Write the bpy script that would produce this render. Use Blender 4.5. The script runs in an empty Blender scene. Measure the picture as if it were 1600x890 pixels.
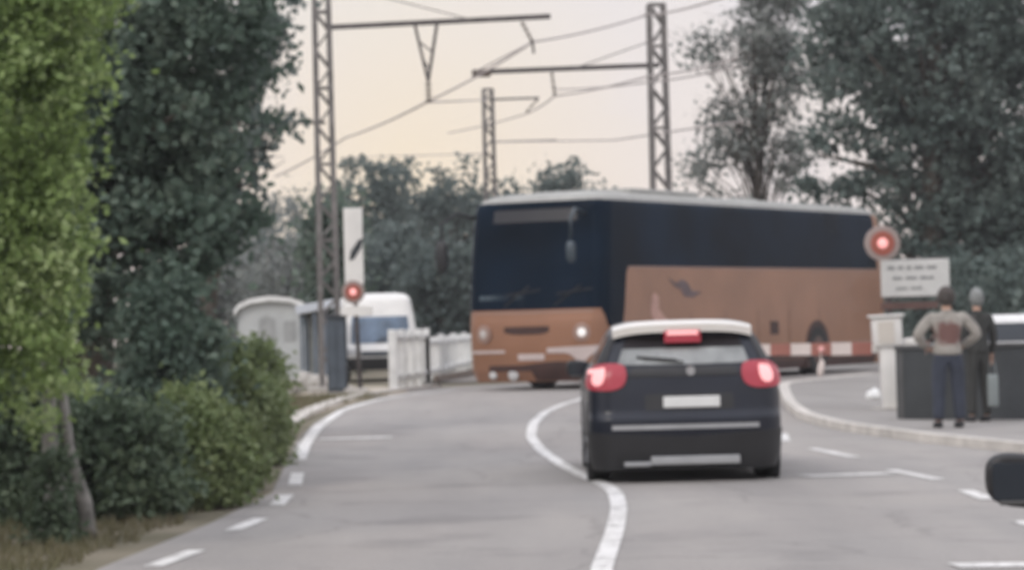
import bpy, bmesh, math, random
import numpy as np
from mathutils import Vector, Matrix
R = math.radians
PI = math.pi
random.seed(7)
sc = bpy.context.scene
COL = sc.collection

# ------------------------------------------------------------------ camera
FPX = 4500.0                       # focal length in pixels of the 1600 px wide photograph
CAM = Vector((0.0, 0.0, 1.45))
PITCH = math.atan(63 / FPX)
ROLL = R(1.5)
FWD = Vector((0, math.cos(PITCH), math.sin(PITCH)))
UP0 = Vector((0, -math.sin(PITCH), math.cos(PITCH)))
RT0 = Vector((1, 0, 0))
IR = RT0 * math.cos(ROLL) - UP0 * math.sin(ROLL)
IU = RT0 * math.sin(ROLL) + UP0 * math.cos(ROLL)
cd = bpy.data.cameras.new('camera')
cam = bpy.data.objects.new('camera', cd)
COL.objects.link(cam)
cam.matrix_world = Matrix((
    (IR.x, IU.x, -FWD.x, CAM.x),
    (IR.y, IU.y, -FWD.y, CAM.y),
    (IR.z, IU.z, -FWD.z, CAM.z),
    (0, 0, 0, 1)))
cd.sensor_width = 36.0
cd.lens = FPX / 1600 * 36.0
cd.clip_start = 0.1
cd.clip_end = 3000
cd.dof.use_dof = True              # the photograph is softly out of focus all over
cd.dof.focus_distance = 1.6
cd.dof.aperture_fstop = 32
sc.camera = cam

# ------------------------------------------------------------------ world, sun, exposure
SUN_EL, SUN_AZ = 38, -140          # veiled by thin cloud, behind and left of the camera
world = bpy.data.worlds.new("World"); sc.world = world
world.use_nodes = True
nt = world.node_tree; N = nt.nodes; L = nt.links
bg = N['Background']
sky = N.new('ShaderNodeTexSky'); sky.sky_type = 'NISHITA'; sky.sun_disc = False
sky.sun_elevation = R(SUN_EL); sky.sun_rotation = R(SUN_AZ); sky.air_density = 1.0; sky.dust_density = 3.0
tc = N.new('ShaderNodeTexCoord'); sep = N.new('ShaderNodeSeparateXYZ'); L.new(tc.outputs['Generated'], sep.inputs[0])
ramp = N.new('ShaderNodeValToRGB'); L.new(sep.outputs['Z'], ramp.inputs[0])
cr = ramp.color_ramp
cr.elements[0].position = 0.0; cr.elements[0].color = (7.7, 6.9, 6.2, 1)
cr.elements[1].position = 0.05; cr.elements[1].color = (7.7, 7.2, 6.9, 1)
e = cr.elements.new(0.12); e.color = (7.35, 7.2, 7.3, 1)
e = cr.elements.new(0.5); e.color = (10.2, 10.5, 11.0, 1)
e = cr.elements.new(1.0); e.color = (13.5, 14, 15, 1)
nz = N.new('ShaderNodeTexNoise'); nz.inputs['Scale'].default_value = 9.0; nz.inputs['Detail'].default_value = 4
mp = N.new('ShaderNodeMapping'); mp.inputs['Scale'].default_value = (1, 1, 2.2)
L.new(tc.outputs['Generated'], mp.inputs[0]); L.new(mp.outputs[0], nz.inputs['Vector'])
wr = N.new('ShaderNodeValToRGB'); L.new(nz.outputs['Fac'], wr.inputs[0])
wr.color_ramp.elements[0].position = .38; wr.color_ramp.elements[0].color = (1.0, .985, 1.0, 1)
wr.color_ramp.elements[1].position = .62; wr.color_ramp.elements[1].color = (1.04, .99, .93, 1)
nrm = N.new('ShaderNodeVectorMath'); nrm.operation = 'DISTANCE'; L.new(tc.outputs['Generated'], nrm.inputs[0]); nrm.inputs[1].default_value = (-.035, 1.0, .055)
gw = N.new('ShaderNodeValToRGB'); gd = N.new('ShaderNodeMath'); gd.operation = 'MULTIPLY_ADD'; gd.inputs[1].default_value = .16; L.new(nz.outputs['Fac'], gd.inputs[0]); L.new(nrm.outputs['Value'], gd.inputs[2]); L.new(gd.outputs[0], gw.inputs[0])
gw.color_ramp.elements[0].position = .07; gw.color_ramp.elements[0].color = (1.11, 1.02, .80, 1)
gw.color_ramp.elements[1].position = .19; gw.color_ramp.elements[1].color = (1.0, 1.0, 1.04, 1)
mu0 = N.new('ShaderNodeMixRGB'); mu0.blend_type = 'MULTIPLY'; mu0.inputs[0].default_value = 1; L.new(ramp.outputs[0], mu0.inputs[1]); L.new(gw.outputs[0], mu0.inputs[2])
mul = N.new('ShaderNodeMixRGB'); mul.blend_type = 'MULTIPLY'; mul.inputs[0].default_value = 1
L.new(mu0.outputs[0], mul.inputs[1]); L.new(wr.outputs[0], mul.inputs[2])
mix = N.new('ShaderNodeMixRGB'); mix.inputs[0].default_value = .93
L.new(sky.outputs[0], mix.inputs[1]); L.new(mul.outputs[0], mix.inputs[2])
L.new(mix.outputs[0], bg.inputs['Color'])
bg.inputs['Strength'].default_value = 0.118
sd = bpy.data.lights.new('sun', 'SUN'); sd.energy = 0.9; sd.angle = R(18); sd.color = (1, .93, .84)
sun = bpy.data.objects.new('sun', sd); COL.objects.link(sun)
az = R(SUN_AZ); el = R(SUN_EL)
sdir = Vector((math.sin(az) * math.cos(el), math.cos(az) * math.cos(el), math.sin(el)))
sun.rotation_euler = (-sdir).to_track_quat('-Z', 'Y').to_euler()
sc.view_settings.view_transform = 'Standard'
sc.view_settings.look = 'None'
sc.view_settings.gamma = 1
sc.view_settings.use_curve_mapping = False
sc.view_settings.exposure = 0.0
sc.cycles.max_bounces = 6
sc.cycles.diffuse_bounces = 3
sc.cycles.glossy_bounces = 3
sc.cycles.transmission_bounces = 4
sc.cycles.volume_bounces = 0
sc.cycles.use_denoising = True

# ------------------------------------------------------------------ helpers
def sm(t):
    t = max(0.0, min(1.0, t)); return t * t * (3 - 2 * t)
def lerp(a, b, t): return a + (b - a) * t
def interp(x, xs, ys):
    return float(np.interp(x, xs, ys))
def terr(x, y):
    rise = .30 * sm((y - 32) / 17) * (1 - .85 * sm((x - 2) / 4) * (1 - sm((y - 44) / 10)))
    z = rise - .02 * max(0, min(x - 2, 8)) * (1 - sm((y - 44) / 10))
    z += .35 * sm((-x - 3.4) / 3.5) * sm((46 - y) / 14)
    return z
def ray(u, v):
    d = FWD + IR * ((u - 800) / FPX) - IU * ((v - 445) / FPX)
    return d
def P(u, v, Y):
    d = ray(u, v); return CAM + d * (Y / d.y)
def G(u, v, dz=0.0):
    d = ray(u, v); Y = 10.0; prev = None
    while Y < 140:
        p = CAM + d * (Y / d.y)
        if p.z <= terr(p.x, p.y) + dz: return p
        Y += 0.05
    return p
def X2(u, Y, v=560):                 # world x of pixel column u at distance Y
    return P(u, v, Y).x

def tag(o, label=None, cat=None, group=None, kind=None):
    if label: o['label'] = label
    if cat: o['category'] = cat
    if group: o['group'] = group
    if kind: o['kind'] = kind
    return o
def empty(name, loc, rz=0, label=None, cat=None, group=None):
    o = bpy.data.objects.new(name, None); COL.objects.link(o)
    o.location = loc; o.rotation_euler = (0, 0, rz); o.empty_display_size = .2
    return tag(o, label, cat, group)
def link(name, me, mats, parent=None, smooth=False):
    o = bpy.data.objects.new(name, me); COL.objects.link(o)
    if not isinstance(mats, (list, tuple)): mats = [mats]
    for m in mats: me.materials.append(m)
    if parent is not None: o.parent = parent
    if smooth:
        me.polygons.foreach_set('use_smooth', [True] * len(me.polygons))
    return o
def copy_tree(o, parent=None):
    c = o.copy(); COL.objects.link(c); c.parent = parent
    for ch in [q for q in list(bpy.data.objects) if q.parent == o]: copy_tree(ch, c)
    return c

class MB:
    def __init__(s): s.bm = bmesh.new(); s.mi = 0
    def _new(s, vs, fs):
        bv = [s.bm.verts.new(v) for v in vs]
        for f in fs:
            try:
                ff = s.bm.faces.new([bv[i] for i in f]); ff.material_index = s.mi
            except ValueError: pass
        return s
    def box(s, x0, x1, y0, y1, z0, z1, bev=0.0, M=None):
        b = bmesh.new(); bmesh.ops.create_cube(b, size=1)
        for v in b.verts:
            v.co = Vector((lerp(x0, x1, v.co.x + .5), lerp(y0, y1, v.co.y + .5), lerp(z0, z1, v.co.z + .5)))
        if bev: bmesh.ops.bevel(b, geom=b.edges[:], offset=bev, segments=2, affect='EDGES', profile=.5)
        if M is not None: b.transform(M)
        return s.add(b)
    def add(s, b):
        b.verts.index_update()
        s._new([v.co.copy() for v in b.verts], [[v.index for v in f.verts] for f in b.faces]); b.free(); return s
    def bar(s, a, b, w, h=None, up=(0, 0, 1)):
        a = Vector(a); b = Vector(b); h = h or w
        d = (b - a); ln = d.length; d.normalize()
        u = Vector(up)
        if abs(d.dot(u)) > .98: u = Vector((1, 0, 0))
        sx = d.cross(u).normalized(); uz = sx.cross(d).normalized()
        vs = []
        for t in (a, b):
            for i, j in ((-1, -1), (1, -1), (1, 1), (-1, 1)):
                vs.append(t + sx * (i * w / 2) + uz * (j * h / 2))
        return s._new(vs, [(3, 2, 1, 0), (4, 5, 6, 7), (0, 1, 5, 4), (1, 2, 6, 5), (2, 3, 7, 6), (3, 0, 4, 7)])
    def tube(s, pts, rad, n=8, caps=True):
        pts = [Vector(p) for p in pts]
        if not isinstance(rad, (list, tuple)): rad = [rad] * len(pts)
        rings = []; vs = []; fs = []
        ref = Vector((0, 0, 1))
        for i, p in enumerate(pts):
            d = (pts[min(i + 1, len(pts) - 1)] - pts[max(i - 1, 0)]).normalized()
            u = ref if abs(d.dot(ref)) < .95 else Vector((1, 0, 0))
            sx = d.cross(u).normalized(); uz = sx.cross(d).normalized()
            for k in range(n):
                a = 2 * PI * k / n
                vs.append(p + (sx * math.cos(a) + uz * math.sin(a)) * rad[i])
        for i in range(len(pts) - 1):
            for k in range(n):
                k2 = (k + 1) % n
                fs.append((i * n + k, i * n + k2, (i + 1) * n + k2, (i + 1) * n + k))
        if caps:
            fs.append(tuple(range(n))[::-1]); fs.append(tuple((len(pts) - 1) * n + k for k in range(n)))
        return s._new(vs, fs)
    def lathe(s, prof, M, n=32):       # prof: (r, h) along local z
        vs = []; fs = []
        for r, h in prof:
            for k in range(n):
                a = 2 * PI * k / n; vs.append(M @ Vector((r * math.cos(a), r * math.sin(a), h)))
        for i in range(len(prof) - 1):
            for k in range(n):
                k2 = (k + 1) % n; fs.append((i * n + k, i * n + k2, (i + 1) * n + k2, (i + 1) * n + k))
        fs.append(tuple(range(n))[::-1]); fs.append(tuple((len(prof) - 1) * n + k for k in range(n)))
        return s._new(vs, fs)
    def prism(s, poly, y0, y1, M=None):   # polygon in x,z extruded along y
        n = len(poly); M = M or Matrix()
        vs = [M @ Vector((x, y0, z)) for x, z in poly] + [M @ Vector((x, y1, z)) for x, z in poly]
        fs = [tuple(range(n)), tuple(range(n, 2 * n))[::-1]] + [(i, i + n, (i + 1) % n + n, (i + 1) % n) for i in range(n)]
        return s._new(vs, fs)
    def build(s, name, mats, parent=None, smooth=False, auto=None):
        bmesh.ops.recalc_face_normals(s.bm, faces=s.bm.faces[:])
        me = bpy.data.meshes.new(name); s.bm.to_mesh(me); s.bm.free()
        o = link(name, me, mats, parent, smooth)
        if auto is not None:
            me.polygons.foreach_set('use_smooth', [True] * len(me.polygons))
            try: me.set_sharp_from_angle(angle=R(auto))
            except Exception: pass
        return o

def mat(name, col, rough=.6, metal=0.0, var=.12, vscale=3.0, bump=0.0, bscale=40.0, coat=0.0, spec=.5, col2=None, emit=None, es=0.0, detail=5, alpha=None):
    m = bpy.data.materials.new(name); m.use_nodes = True
    nt = m.node_tree; b = nt.nodes['Principled BSDF']
    b.inputs['Roughness'].default_value = rough; b.inputs['Metallic'].default_value = metal
    b.inputs['Coat Weight'].default_value = coat; b.inputs['Specular IOR Level'].default_value = spec
    tcn = nt.nodes.new('ShaderNodeTexCoord')
    n = nt.nodes.new('ShaderNodeTexNoise'); n.inputs['Scale'].default_value = vscale; n.inputs['Detail'].default_value = detail
    nt.links.new(tcn.outputs['Object'], n.inputs['Vector'])
    rp = nt.nodes.new('ShaderNodeValToRGB'); nt.links.new(n.outputs['Fac'], rp.inputs[0])
    rp.color_ramp.elements[0].position = .32; rp.color_ramp.elements[1].position = .68
    c2 = col2 or tuple(min(1, c * (1 + var)) for c in col); c1 = tuple(c * (1 - var) for c in col) if not col2 else col
    rp.color_ramp.elements[0].color = (*c1, 1); rp.color_ramp.elements[1].color = (*c2, 1)
    nt.links.new(rp.outputs[0], b.inputs['Base Color'])
    if bump:
        n2 = nt.nodes.new('ShaderNodeTexNoise'); n2.inputs['Scale'].default_value = bscale; n2.inputs['Detail'].default_value = 6
        nt.links.new(tcn.outputs['Object'], n2.inputs['Vector'])
        bp = nt.nodes.new('ShaderNodeBump'); bp.inputs['Strength'].default_value = bump; bp.inputs['Distance'].default_value = .02
        nt.links.new(n2.outputs['Fac'], bp.inputs['Height']); nt.links.new(bp.outputs[0], b.inputs['Normal'])
    if emit:
        b.inputs['Emission Color'].default_value = (*emit, 1); b.inputs['Emission Strength'].default_value = es
    return m

def leafmat(name, c1, c2, c3, trans=.25, sc_=1.2):
    m = bpy.data.materials.new(name); m.use_nodes = True
    nt = m.node_tree; b = nt.nodes['Principled BSDF']; out = nt.nodes['Material Output']
    b.inputs['Roughness'].default_value = .55; b.inputs['Specular IOR Level'].default_value = .35
    geo = nt.nodes.new('ShaderNodeNewGeometry'); tcn = nt.nodes.new('ShaderNodeTexCoord')
    n = nt.nodes.new('ShaderNodeTexNoise'); n.inputs['Scale'].default_value = sc_; n.inputs['Detail'].default_value = 3
    nt.links.new(tcn.outputs['Object'], n.inputs['Vector'])
    mth = nt.nodes.new('ShaderNodeMath'); mth.operation = 'MULTIPLY_ADD'; mth.inputs[1].default_value = .45
    nt.links.new(geo.outputs['Random Per Island'], mth.inputs[0]); 
    m2 = nt.nodes.new('ShaderNodeMath'); m2.operation = 'MULTIPLY_ADD'; m2.inputs[1].default_value = 1.6; m2.inputs[2].default_value = -.52
    nt.links.new(n.outputs['Fac'], m2.inputs[0]); nt.links.new(m2.outputs[0], mth.inputs[2])
    rp = nt.nodes.new('ShaderNodeValToRGB'); nt.links.new(mth.outputs[0], rp.inputs[0])
    rp.color_ramp.elements[0].color = (*c1, 1); rp.color_ramp.elements[1].color = (*c3, 1)
    e = rp.color_ramp.elements.new(.5); e.color = (*c2, 1)
    nt.links.new(rp.outputs[0], b.inputs['Base Color'])
    tr = nt.nodes.new('ShaderNodeBsdfTranslucent'); nt.links.new(rp.outputs[0], tr.inputs['Color'])
    mx = nt.nodes.new('ShaderNodeMixShader'); mx.inputs[0].default_value = trans
    nt.links.new(b.outputs[0], mx.inputs[1]); nt.links.new(tr.outputs[0], mx.inputs[2]); nt.links.new(mx.outputs[0], out.inputs['Surface'])
    return m

M = {}
M['leaf_bright'] = leafmat('leaf_bright', (.12, .18, .055), (.23, .32, .11), (.42, .50, .26), .35, 1.6)
M['leaf_dark'] = leafmat('leaf_dark', (.070, .110, .082), (.110, .158, .122), (.19, .235, .18), .32, .7)
M['leaf_haze_mid'] = leafmat('leaf_haze_mid', (.085, .115, .11), (.125, .16, .15), (.19, .225, .205), .35, .5)  # leaf colour raised to carry the haze of the middle distance
M['leaf_haze_pale'] = leafmat('leaf_haze_pale', (.19, .195, .185), (.24, .265, .25), (.33, .35, .33), .3, .4)  # haze painted in: leaves greyed and paled for the far trees
M['leaf_bush'] = leafmat('leaf_bush', (.065, .098, .062), (.10, .142, .088), (.16, .20, .12), .32, .9)
M['leaf_olive'] = leafmat('leaf_olive', (.11, .155, .06), (.17, .22, .09), (.25, .29, .14), .25, 1.1)
M['bark'] = mat('bark', (.10, .085, .07), .9, var=.35, vscale=8, bump=.6, bscale=30)
M['bark_pale'] = mat('bark_pale', (.20, .19, .175), .85, var=.45, vscale=9, bump=.6, bscale=24)
M['grass'] = leafmat('grass', (.11, .11, .05), (.16, .145, .08), (.22, .19, .13), .25, .6)
M['concrete'] = mat('concrete', (.42, .40, .37), .85, var=.18, vscale=4, bump=.3, bscale=50)
M['kerbstone'] = mat('kerbstone', (.55, .52, .48), .8, var=.2, vscale=3, bump=.3, bscale=60)
M['galv'] = mat('galv', (.19, .178, .172), .6, metal=.35, var=.3, vscale=5, bump=.15)
M['galv_dark'] = mat('galv_dark', (.10, .09, .09), .65, metal=.3, var=.3, vscale=5)
M['insul'] = mat('insul', (.10, .075, .06), .3, var=.2)
M['white'] = mat('white_paint', (.74, .73, .70), .45, var=.08, vscale=2.5, bump=.08)
M['white_worn'] = mat('white_worn', (.76, .77, .76), .7, var=.12, vscale=4, bump=.2)
M['black'] = mat('black_plastic', (.018, .018, .02), .5, var=.2)
M['rubber'] = mat('rubber', (.02, .02, .02), .85, var=.25, vscale=20, bump=.3)
M['rim'] = mat('rim', (.32, .32, .33), .35, metal=.8, var=.1)
M['glass'] = mat('tinted_glass', (.012, .018, .026), .06, var=.3, vscale=.7, spec=.6)
M['glass_bus'] = mat('coach_glass', (.0035, .0105, .022), .25, var=.5, vscale=.5, spec=.02, detail=2)
M['navy'] = mat('navy_paint', (.009, .012, .022), .32, var=.15, coat=.15, vscale=2, spec=.35)
M['chrome'] = mat('chrome', (.55, .56, .57), .22, metal=.9, var=.08)
M['copper'] = mat('copper_paint', (.285, .142, .084), .38, metal=.25, var=.12, vscale=.9, coat=.15)
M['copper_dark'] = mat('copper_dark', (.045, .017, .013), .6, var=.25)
M['roofgrey'] = mat('roof_grey', (.33, .33, .31), .6, var=.12)
M['red'] = mat('red_paint', (.42, .06, .04), .5, var=.12)
M['plate'] = mat('plate', (.70, .71, .70), .4, var=.05)
M['silver'] = mat('silver', (.42, .43, .44), .35, metal=.5, var=.1)
M['lamp_core'] = mat('lamp_core', (.6, .3, .3), .4, var=.02, emit=(1, .45, .45), es=.85)
M['lamp_red'] = mat('lamp_red', (.30, .03, .045), .3, var=.05, emit=(.75, .07, .12), es=.13)
M['lamp_sig'] = mat('lamp_sig', (.7, .3, .28), .4, var=.02, emit=(1, .45, .43), es=.8)
M['lamp_sigring'] = mat('lamp_sigring', (.24, .07, .05), .4, var=.05, emit=(.8, .16, .08), es=.08)
M['headlamp'] = mat('headlamp', (.8, .8, .78), .15, var=.02, emit=(1, .93, .9), es=.35)
M['rail'] = mat('rail_steel', (.20, .15, .12), .45, metal=.6, var=.3)
M['ballast'] = mat('ballast', (.22, .20, .18), .95, var=.4, vscale=14, bump=1, bscale=20)
M['walldark'] = mat('dark_wall', (.055, .060, .064), .85, var=.2, vscale=1.3, bump=.4, bscale=18)
M['slate'] = mat('slate_paint', (.05, .062, .075), .7, var=.2)
M['skin'] = mat('skin', (.48, .30, .22), .55, var=.06)
M['hair_dark'] = mat('hair_dark', (.06, .05, .045), .8, var=.3, vscale=30, bump=.4, bscale=80)
M['hair_grey'] = mat('hair_grey', (.22, .23, .225), .8, var=.2, vscale=30, bump=.4, bscale=80)
M['denim'] = mat('denim', (.035, .042, .062), .85, var=.2, vscale=6, bump=.3, bscale=60)
M['darkcloth'] = mat('darkcloth', (.035, .036, .034), .9, var=.2, vscale=6, bump=.3)
M['shoe'] = mat('shoe', (.02, .02, .022), .6, var=.2)
M['palecloth'] = mat('palecloth', (.23, .26, .26), .8, var=.1, bump=.3)
M['letters'] = mat('letters', (.18, .185, .185), .6, var=.1)
M['sign_white'] = mat('sign_white', (.52, .52, .50), .6, var=.08)
M['ink'] = mat('ink', (.03, .035, .04), .6, var=.1)
M['bracket'] = mat('bracket', (.11, .06, .05), .7, var=.2)
M['cab_door'] = mat('cab_door', (.60, .56, .50), .5, var=.06)
M['white_arm'] = mat('white_arm', (.66, .58, .54), .5, var=.05)
M['red_arm'] = mat('red_arm', (.33, .13, .10), .5, var=.1)
M['pinkish'] = mat('arm_disc_glow', (.7, .35, .33), .4, var=.05, emit=(1, .6, .58), es=.12)  # discs on the barrier arm, given a faint glow of their own
M['slate2'] = mat('slate2', (.07, .088, .11), .6, var=.2)
M['leaf_haze_far'] = leafmat('leaf_haze_far', (.085, .120, .110), (.13, .172, .155), (.20, .24, .215), .35, .5)  # right-hand trees, paled by haze mixed into the leaf tones
# ------------------------------------------------------------------ ground, road, pavement
def grid_sheet(name, xs, ys, fz, m, parent=None):
    xs = list(xs); ys = list(ys); nx = len(xs)
    vs = [(x, y, fz(x, y)) for y in ys for x in xs]
    fs = [(j * nx + i, j * nx + i + 1, (j + 1) * nx + i + 1, (j + 1) * nx + i) for j in range(len(ys) - 1) for i in range(nx - 1)]
    me = bpy.data.meshes.new(name); me.from_pydata(vs, [], fs)
    return link(name, me, m, parent, True)
def rows_sheet(name, ys, xl, xr, nx, dz, m, parent=None):
    vs = []; fs = []
    for y in ys:
        a, b = xl(y), xr(y)
        for i in range(nx + 1):
            x = lerp(a, b, i / nx); vs.append((x, y, terr(x, y) + dz))
    w = nx + 1
    for j in range(len(ys) - 1):
        for i in range(nx): fs.append((j * w + i, j * w + i + 1, (j + 1) * w + i + 1, (j + 1) * w + i))
    me = bpy.data.meshes.new(name); me.from_pydata(vs, [], fs)
    return link(name, me, m, parent, True)
def asphalt():
    m = bpy.data.materials.new('asphalt'); m.use_nodes = True; nt = m.node_tree; b = nt.nodes['Principled BSDF']
    b.inputs['Roughness'].default_value = .8; b.inputs['Specular IOR Level'].default_value = .4
    t = nt.nodes.new('ShaderNodeTexCoord')
    def noise(s, d, vec=None, sx=1, sy=1):
        mpn = nt.nodes.new('ShaderNodeMapping'); mpn.inputs['Scale'].default_value = (sx, sy, 1)
        nt.links.new(t.outputs['Object'], mpn.inputs[0])
        n = nt.nodes.new('ShaderNodeTexNoise'); n.inputs['Scale'].default_value = s; n.inputs['Detail'].default_value = d
        nt.links.new(mpn.outputs[0], n.inputs['Vector']); return n
    def rampc(n, a, b_, p0=.35, p1=.65):
        r = nt.nodes.new('ShaderNodeValToRGB'); nt.links.new(n.outputs['Fac'], r.inputs[0])
        r.color_ramp.elements[0].color = (*a, 1); r.color_ramp.elements[1].color = (*b_, 1)
        r.color_ramp.elements[0].position = p0; r.color_ramp.elements[1].position = p1; return r
    def mulc(a, b_):
        x = nt.nodes.new('ShaderNodeMixRGB'); x.blend_type = 'MULTIPLY'; x.inputs[0].default_value = 1
        nt.links.new(a.outputs[0], x.inputs[1]); nt.links.new(b_.outputs[0], x.inputs[2]); return x
    base = rampc(noise(.35, 4, sy=.35), (.285, .266, .250), (.33, .314, .296))       # broad patches
    streak = rampc(noise(1.1, 3, sy=.12), (.86, .87, .88), (1.06, 1.05, 1.04), .3, .7)   # wheel tracks along the road
    fine = rampc(noise(55, 5), (.85, .85, .85), (1.15, 1.15, 1.15), .3, .7)
    stain = rampc(noise(.9, 5), (.80, .80, .81), (1, 1, 1), .30, .44)
    dn = noise(1.6, 4); vm = nt.nodes.new('ShaderNodeMixRGB'); vm.inputs[0].default_value = .35
    nt.links.new(t.outputs['Object'], vm.inputs[1]); nt.links.new(dn.outputs['Color'], vm.inputs[2])
    vo = nt.nodes.new('ShaderNodeTexVoronoi'); vo.feature = 'DISTANCE_TO_EDGE'; vo.inputs['Scale'].default_value = .55; nt.links.new(vm.outputs[0], vo.inputs['Vector'])
    ck = nt.nodes.new('ShaderNodeValToRGB'); nt.links.new(vo.outputs['Distance'], ck.inputs[0]); ck.color_ramp.elements[0].color = (.80, .80, .80, 1); ck.color_ramp.elements[0].position = .003; ck.color_ramp.elements[1].position = .011
    vp = nt.nodes.new('ShaderNodeTexVoronoi'); vp.inputs['Scale'].default_value = .16; vp.distance = 'CHEBYCHEV'; nt.links.new(t.outputs['Object'], vp.inputs['Vector'])
    pr = nt.nodes.new('ShaderNodeValToRGB'); nt.links.new(vp.outputs['Color'], pr.inputs[0]); pr.color_ramp.elements[0].color = (.93, .93, .94, 1); pr.color_ramp.elements[1].color = (1.04, 1.03, 1.02, 1)
    c = mulc(mulc(mulc(mulc(mulc(base, streak), fine), stain), ck), pr)
    nt.links.new(c.outputs[0], b.inputs['Base Color'])
    bp = nt.nodes.new('ShaderNodeBump'); bp.inputs['Strength'].default_value = .5; bp.inputs['Distance'].default_value = .01
    nt.links.new(noise(90, 4).outputs['Fac'], bp.inputs['Height']); nt.links.new(bp.outputs[0], b.inputs['Normal'])
    return m
M['asphalt'] = asphalt()
M['soil'] = mat('verge_soil', (.11, .10, .06), .95, col2=(.22, .19, .14), vscale=.8, bump=.6, bscale=25)
M['paving'] = mat('paving', (.27, .255, .24), .85, var=.12, vscale=.8, bump=.3, bscale=60)
M['gravel'] = mat('gravel', (.40, .34, .26), .95, col2=(.50, .45, .37), vscale=1.5, bump=.6, bscale=40)
M['paint'] = mat('road_paint', (.50, .49, .47), .7, col2=(.78, .77, .75), vscale=3.0, bump=.2)
_nt = M['paint'].node_tree; _b = _nt.nodes['Principled BSDF']; _src = _b.inputs['Base Color'].links[0].from_socket
_t = _nt.nodes.new('ShaderNodeTexCoord'); _n = _nt.nodes.new('ShaderNodeTexNoise'); _n.inputs['Scale'].default_value = 11; _n.inputs['Detail'].default_value = 7; _nt.links.new(_t.outputs['Object'], _n.inputs['Vector'])
_r = _nt.nodes.new('ShaderNodeValToRGB'); _nt.links.new(_n.outputs['Fac'], _r.inputs[0]); _r.color_ramp.elements[0].position = .36; _r.color_ramp.elements[1].position = .44
_m = _nt.nodes.new('ShaderNodeMixRGB'); _m.inputs[1].default_value = (.31, .295, .28, 1); _nt.links.new(_r.outputs[0], _m.inputs[0]); _nt.links.new(_src, _m.inputs[2]); _nt.links.new(_m.outputs[0], _b.inputs['Base Color'])

xs = list(np.arange(-240, -16, 16)) + list(np.arange(-16, 20, .5)) + list(np.arange(20, 250, 16))
ys = list(np.arange(-60, 0, 6)) + list(np.arange(0, 70, .5)) + list(np.arange(70, 120, 5)) + list(np.arange(120, 281, 20))
g = grid_sheet('ground', xs, ys, lambda x, y: terr(x, y) - .01, M['soil']); tag(g, kind='structure')

# left edge of the road and the kerb line of the right pavement, in metres
lp = [G(*q) for q in ((155, 889), (330, 817), (425, 770), (448, 722), (462, 690), (492, 660), (545, 634), (620, 618), (690, 606))]
LY = [-60, 5] + [p.y for p in lp]; LX = [lp[0].x - .5, lp[0].x - .15] + [p.x for p in lp]
for i in range(1, len(LY)):
    if LY[i] <= LY[i - 1]: LY[i] = LY[i - 1] + .05
kp = [G(*q) for q in ((1600, 708), (1450, 692), (1300, 670), (1250, 656), (1228, 638), (1219, 618), (1217, 606))]
KY = [-60, 18, 22, 26] + [p.y for p in kp] + [kp[-1].y + 12]; KX = [20, 15.5, 10.5, 7.4] + [p.x for p in kp] + [kp[-1].x + 9]
for i in range(1, len(KY)):
    if KY[i] <= KY[i - 1]: KY[i] = KY[i - 1] + .05
xl = lambda y: interp(y, LY, LX)
kx = lambda y: interp(y, KY, KX)
yr_ = list(np.arange(-50, 0, 2.5)) + list(np.arange(0, LY[-1] + .01, .25))
road = rows_sheet('road', yr_, xl, lambda y: kx(y) + .05, 28, .004, M['asphalt']); tag(road, kind='structure')
# the road over the rails and on behind the coach, bending to the right
def strip_dir(name, p0, d, w, ln, dz, m):
    d = Vector(d).normalized(); nrm = Vector((d.y, -d.x)); vs = []; fs = []; n = int(ln / 1.0); k = 12
    for j in range(n + 1):
        for i in range(k + 1):
            q = Vector(p0) + d * (ln * j / n) + nrm * (w * (i / k - .5)); vs.append((q.x, q.y, terr(q.x, q.y) + dz))
    for j in range(n):
        for i in range(k): a = j * (k + 1) + i; fs.append((a, a + 1, a + k + 2, a + k + 1))
    me = bpy.data.meshes.new(name); me.from_pydata(vs, [], fs); return link(name, me, m, None, True)
r2 = strip_dir('road', (-.2, 47.5), (.5, .866), 9.5, 70, -.001, M['asphalt']); tag(r2, kind='structure')

pys = list(np.arange(18, 58, .25))
pav = rows_sheet('pavement', pys, lambda y: kx(y) + .16, lambda y: kx(y) + 12, 20, .10, M['paving']); tag(pav, kind='structure')

def ribbon(pts, w, dz, name, m, parent=None, step=.25, thick=0.0):
    pts = [Vector((p[0], p[1])) for p in pts]; dn = []
    for a, b in zip(pts[:-1], pts[1:]):
        n = max(1, int((b - a).length / step))
        for i in range(n): dn.append(a.lerp(b, i / n))
    dn.append(pts[-1])
    for _ in range(6):
        dn = [dn[0]] + [(dn[i - 1] + dn[i] * 2 + dn[i + 1]) / 4 for i in range(1, len(dn) - 1)] + [dn[-1]]
    vs = []; fs = []
    for i, p in enumerate(dn):
        d = (dn[min(i + 1, len(dn) - 1)] - dn[max(i - 1, 0)]).normalized(); nr = Vector((d.y, -d.x)) * w / 2
        for s_ in (-1, 1):
            q = p + nr * s_; vs.append((q.x, q.y, terr(q.x, q.y) + dz))
        if thick:
            for s_ in (1, -1):
                q = p + nr * s_; vs.append((q.x, q.y, terr(q.x, q.y) + dz - thick))
    k = 4 if thick else 2
    for i in range(len(dn) - 1):
        for j in range(k if thick else 1):
            a = i * k + j; b = i * k + (j + 1) % k; fs.append((a, b, b + k, a + k))
    if thick: fs.append((0, 3, 2, 1)); e = (len(dn) - 1) * k; fs.append((e, e + 1, e + 2, e + 3))
    me = bpy.data.meshes.new(name); me.from_pydata(vs, [], fs)
    bm = bmesh.new(); bm.from_mesh(me); bmesh.ops.recalc_face_normals(bm, faces=bm.faces[:]); bm.to_mesh(me); bm.free()
    return link(name, me, m, parent)
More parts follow.
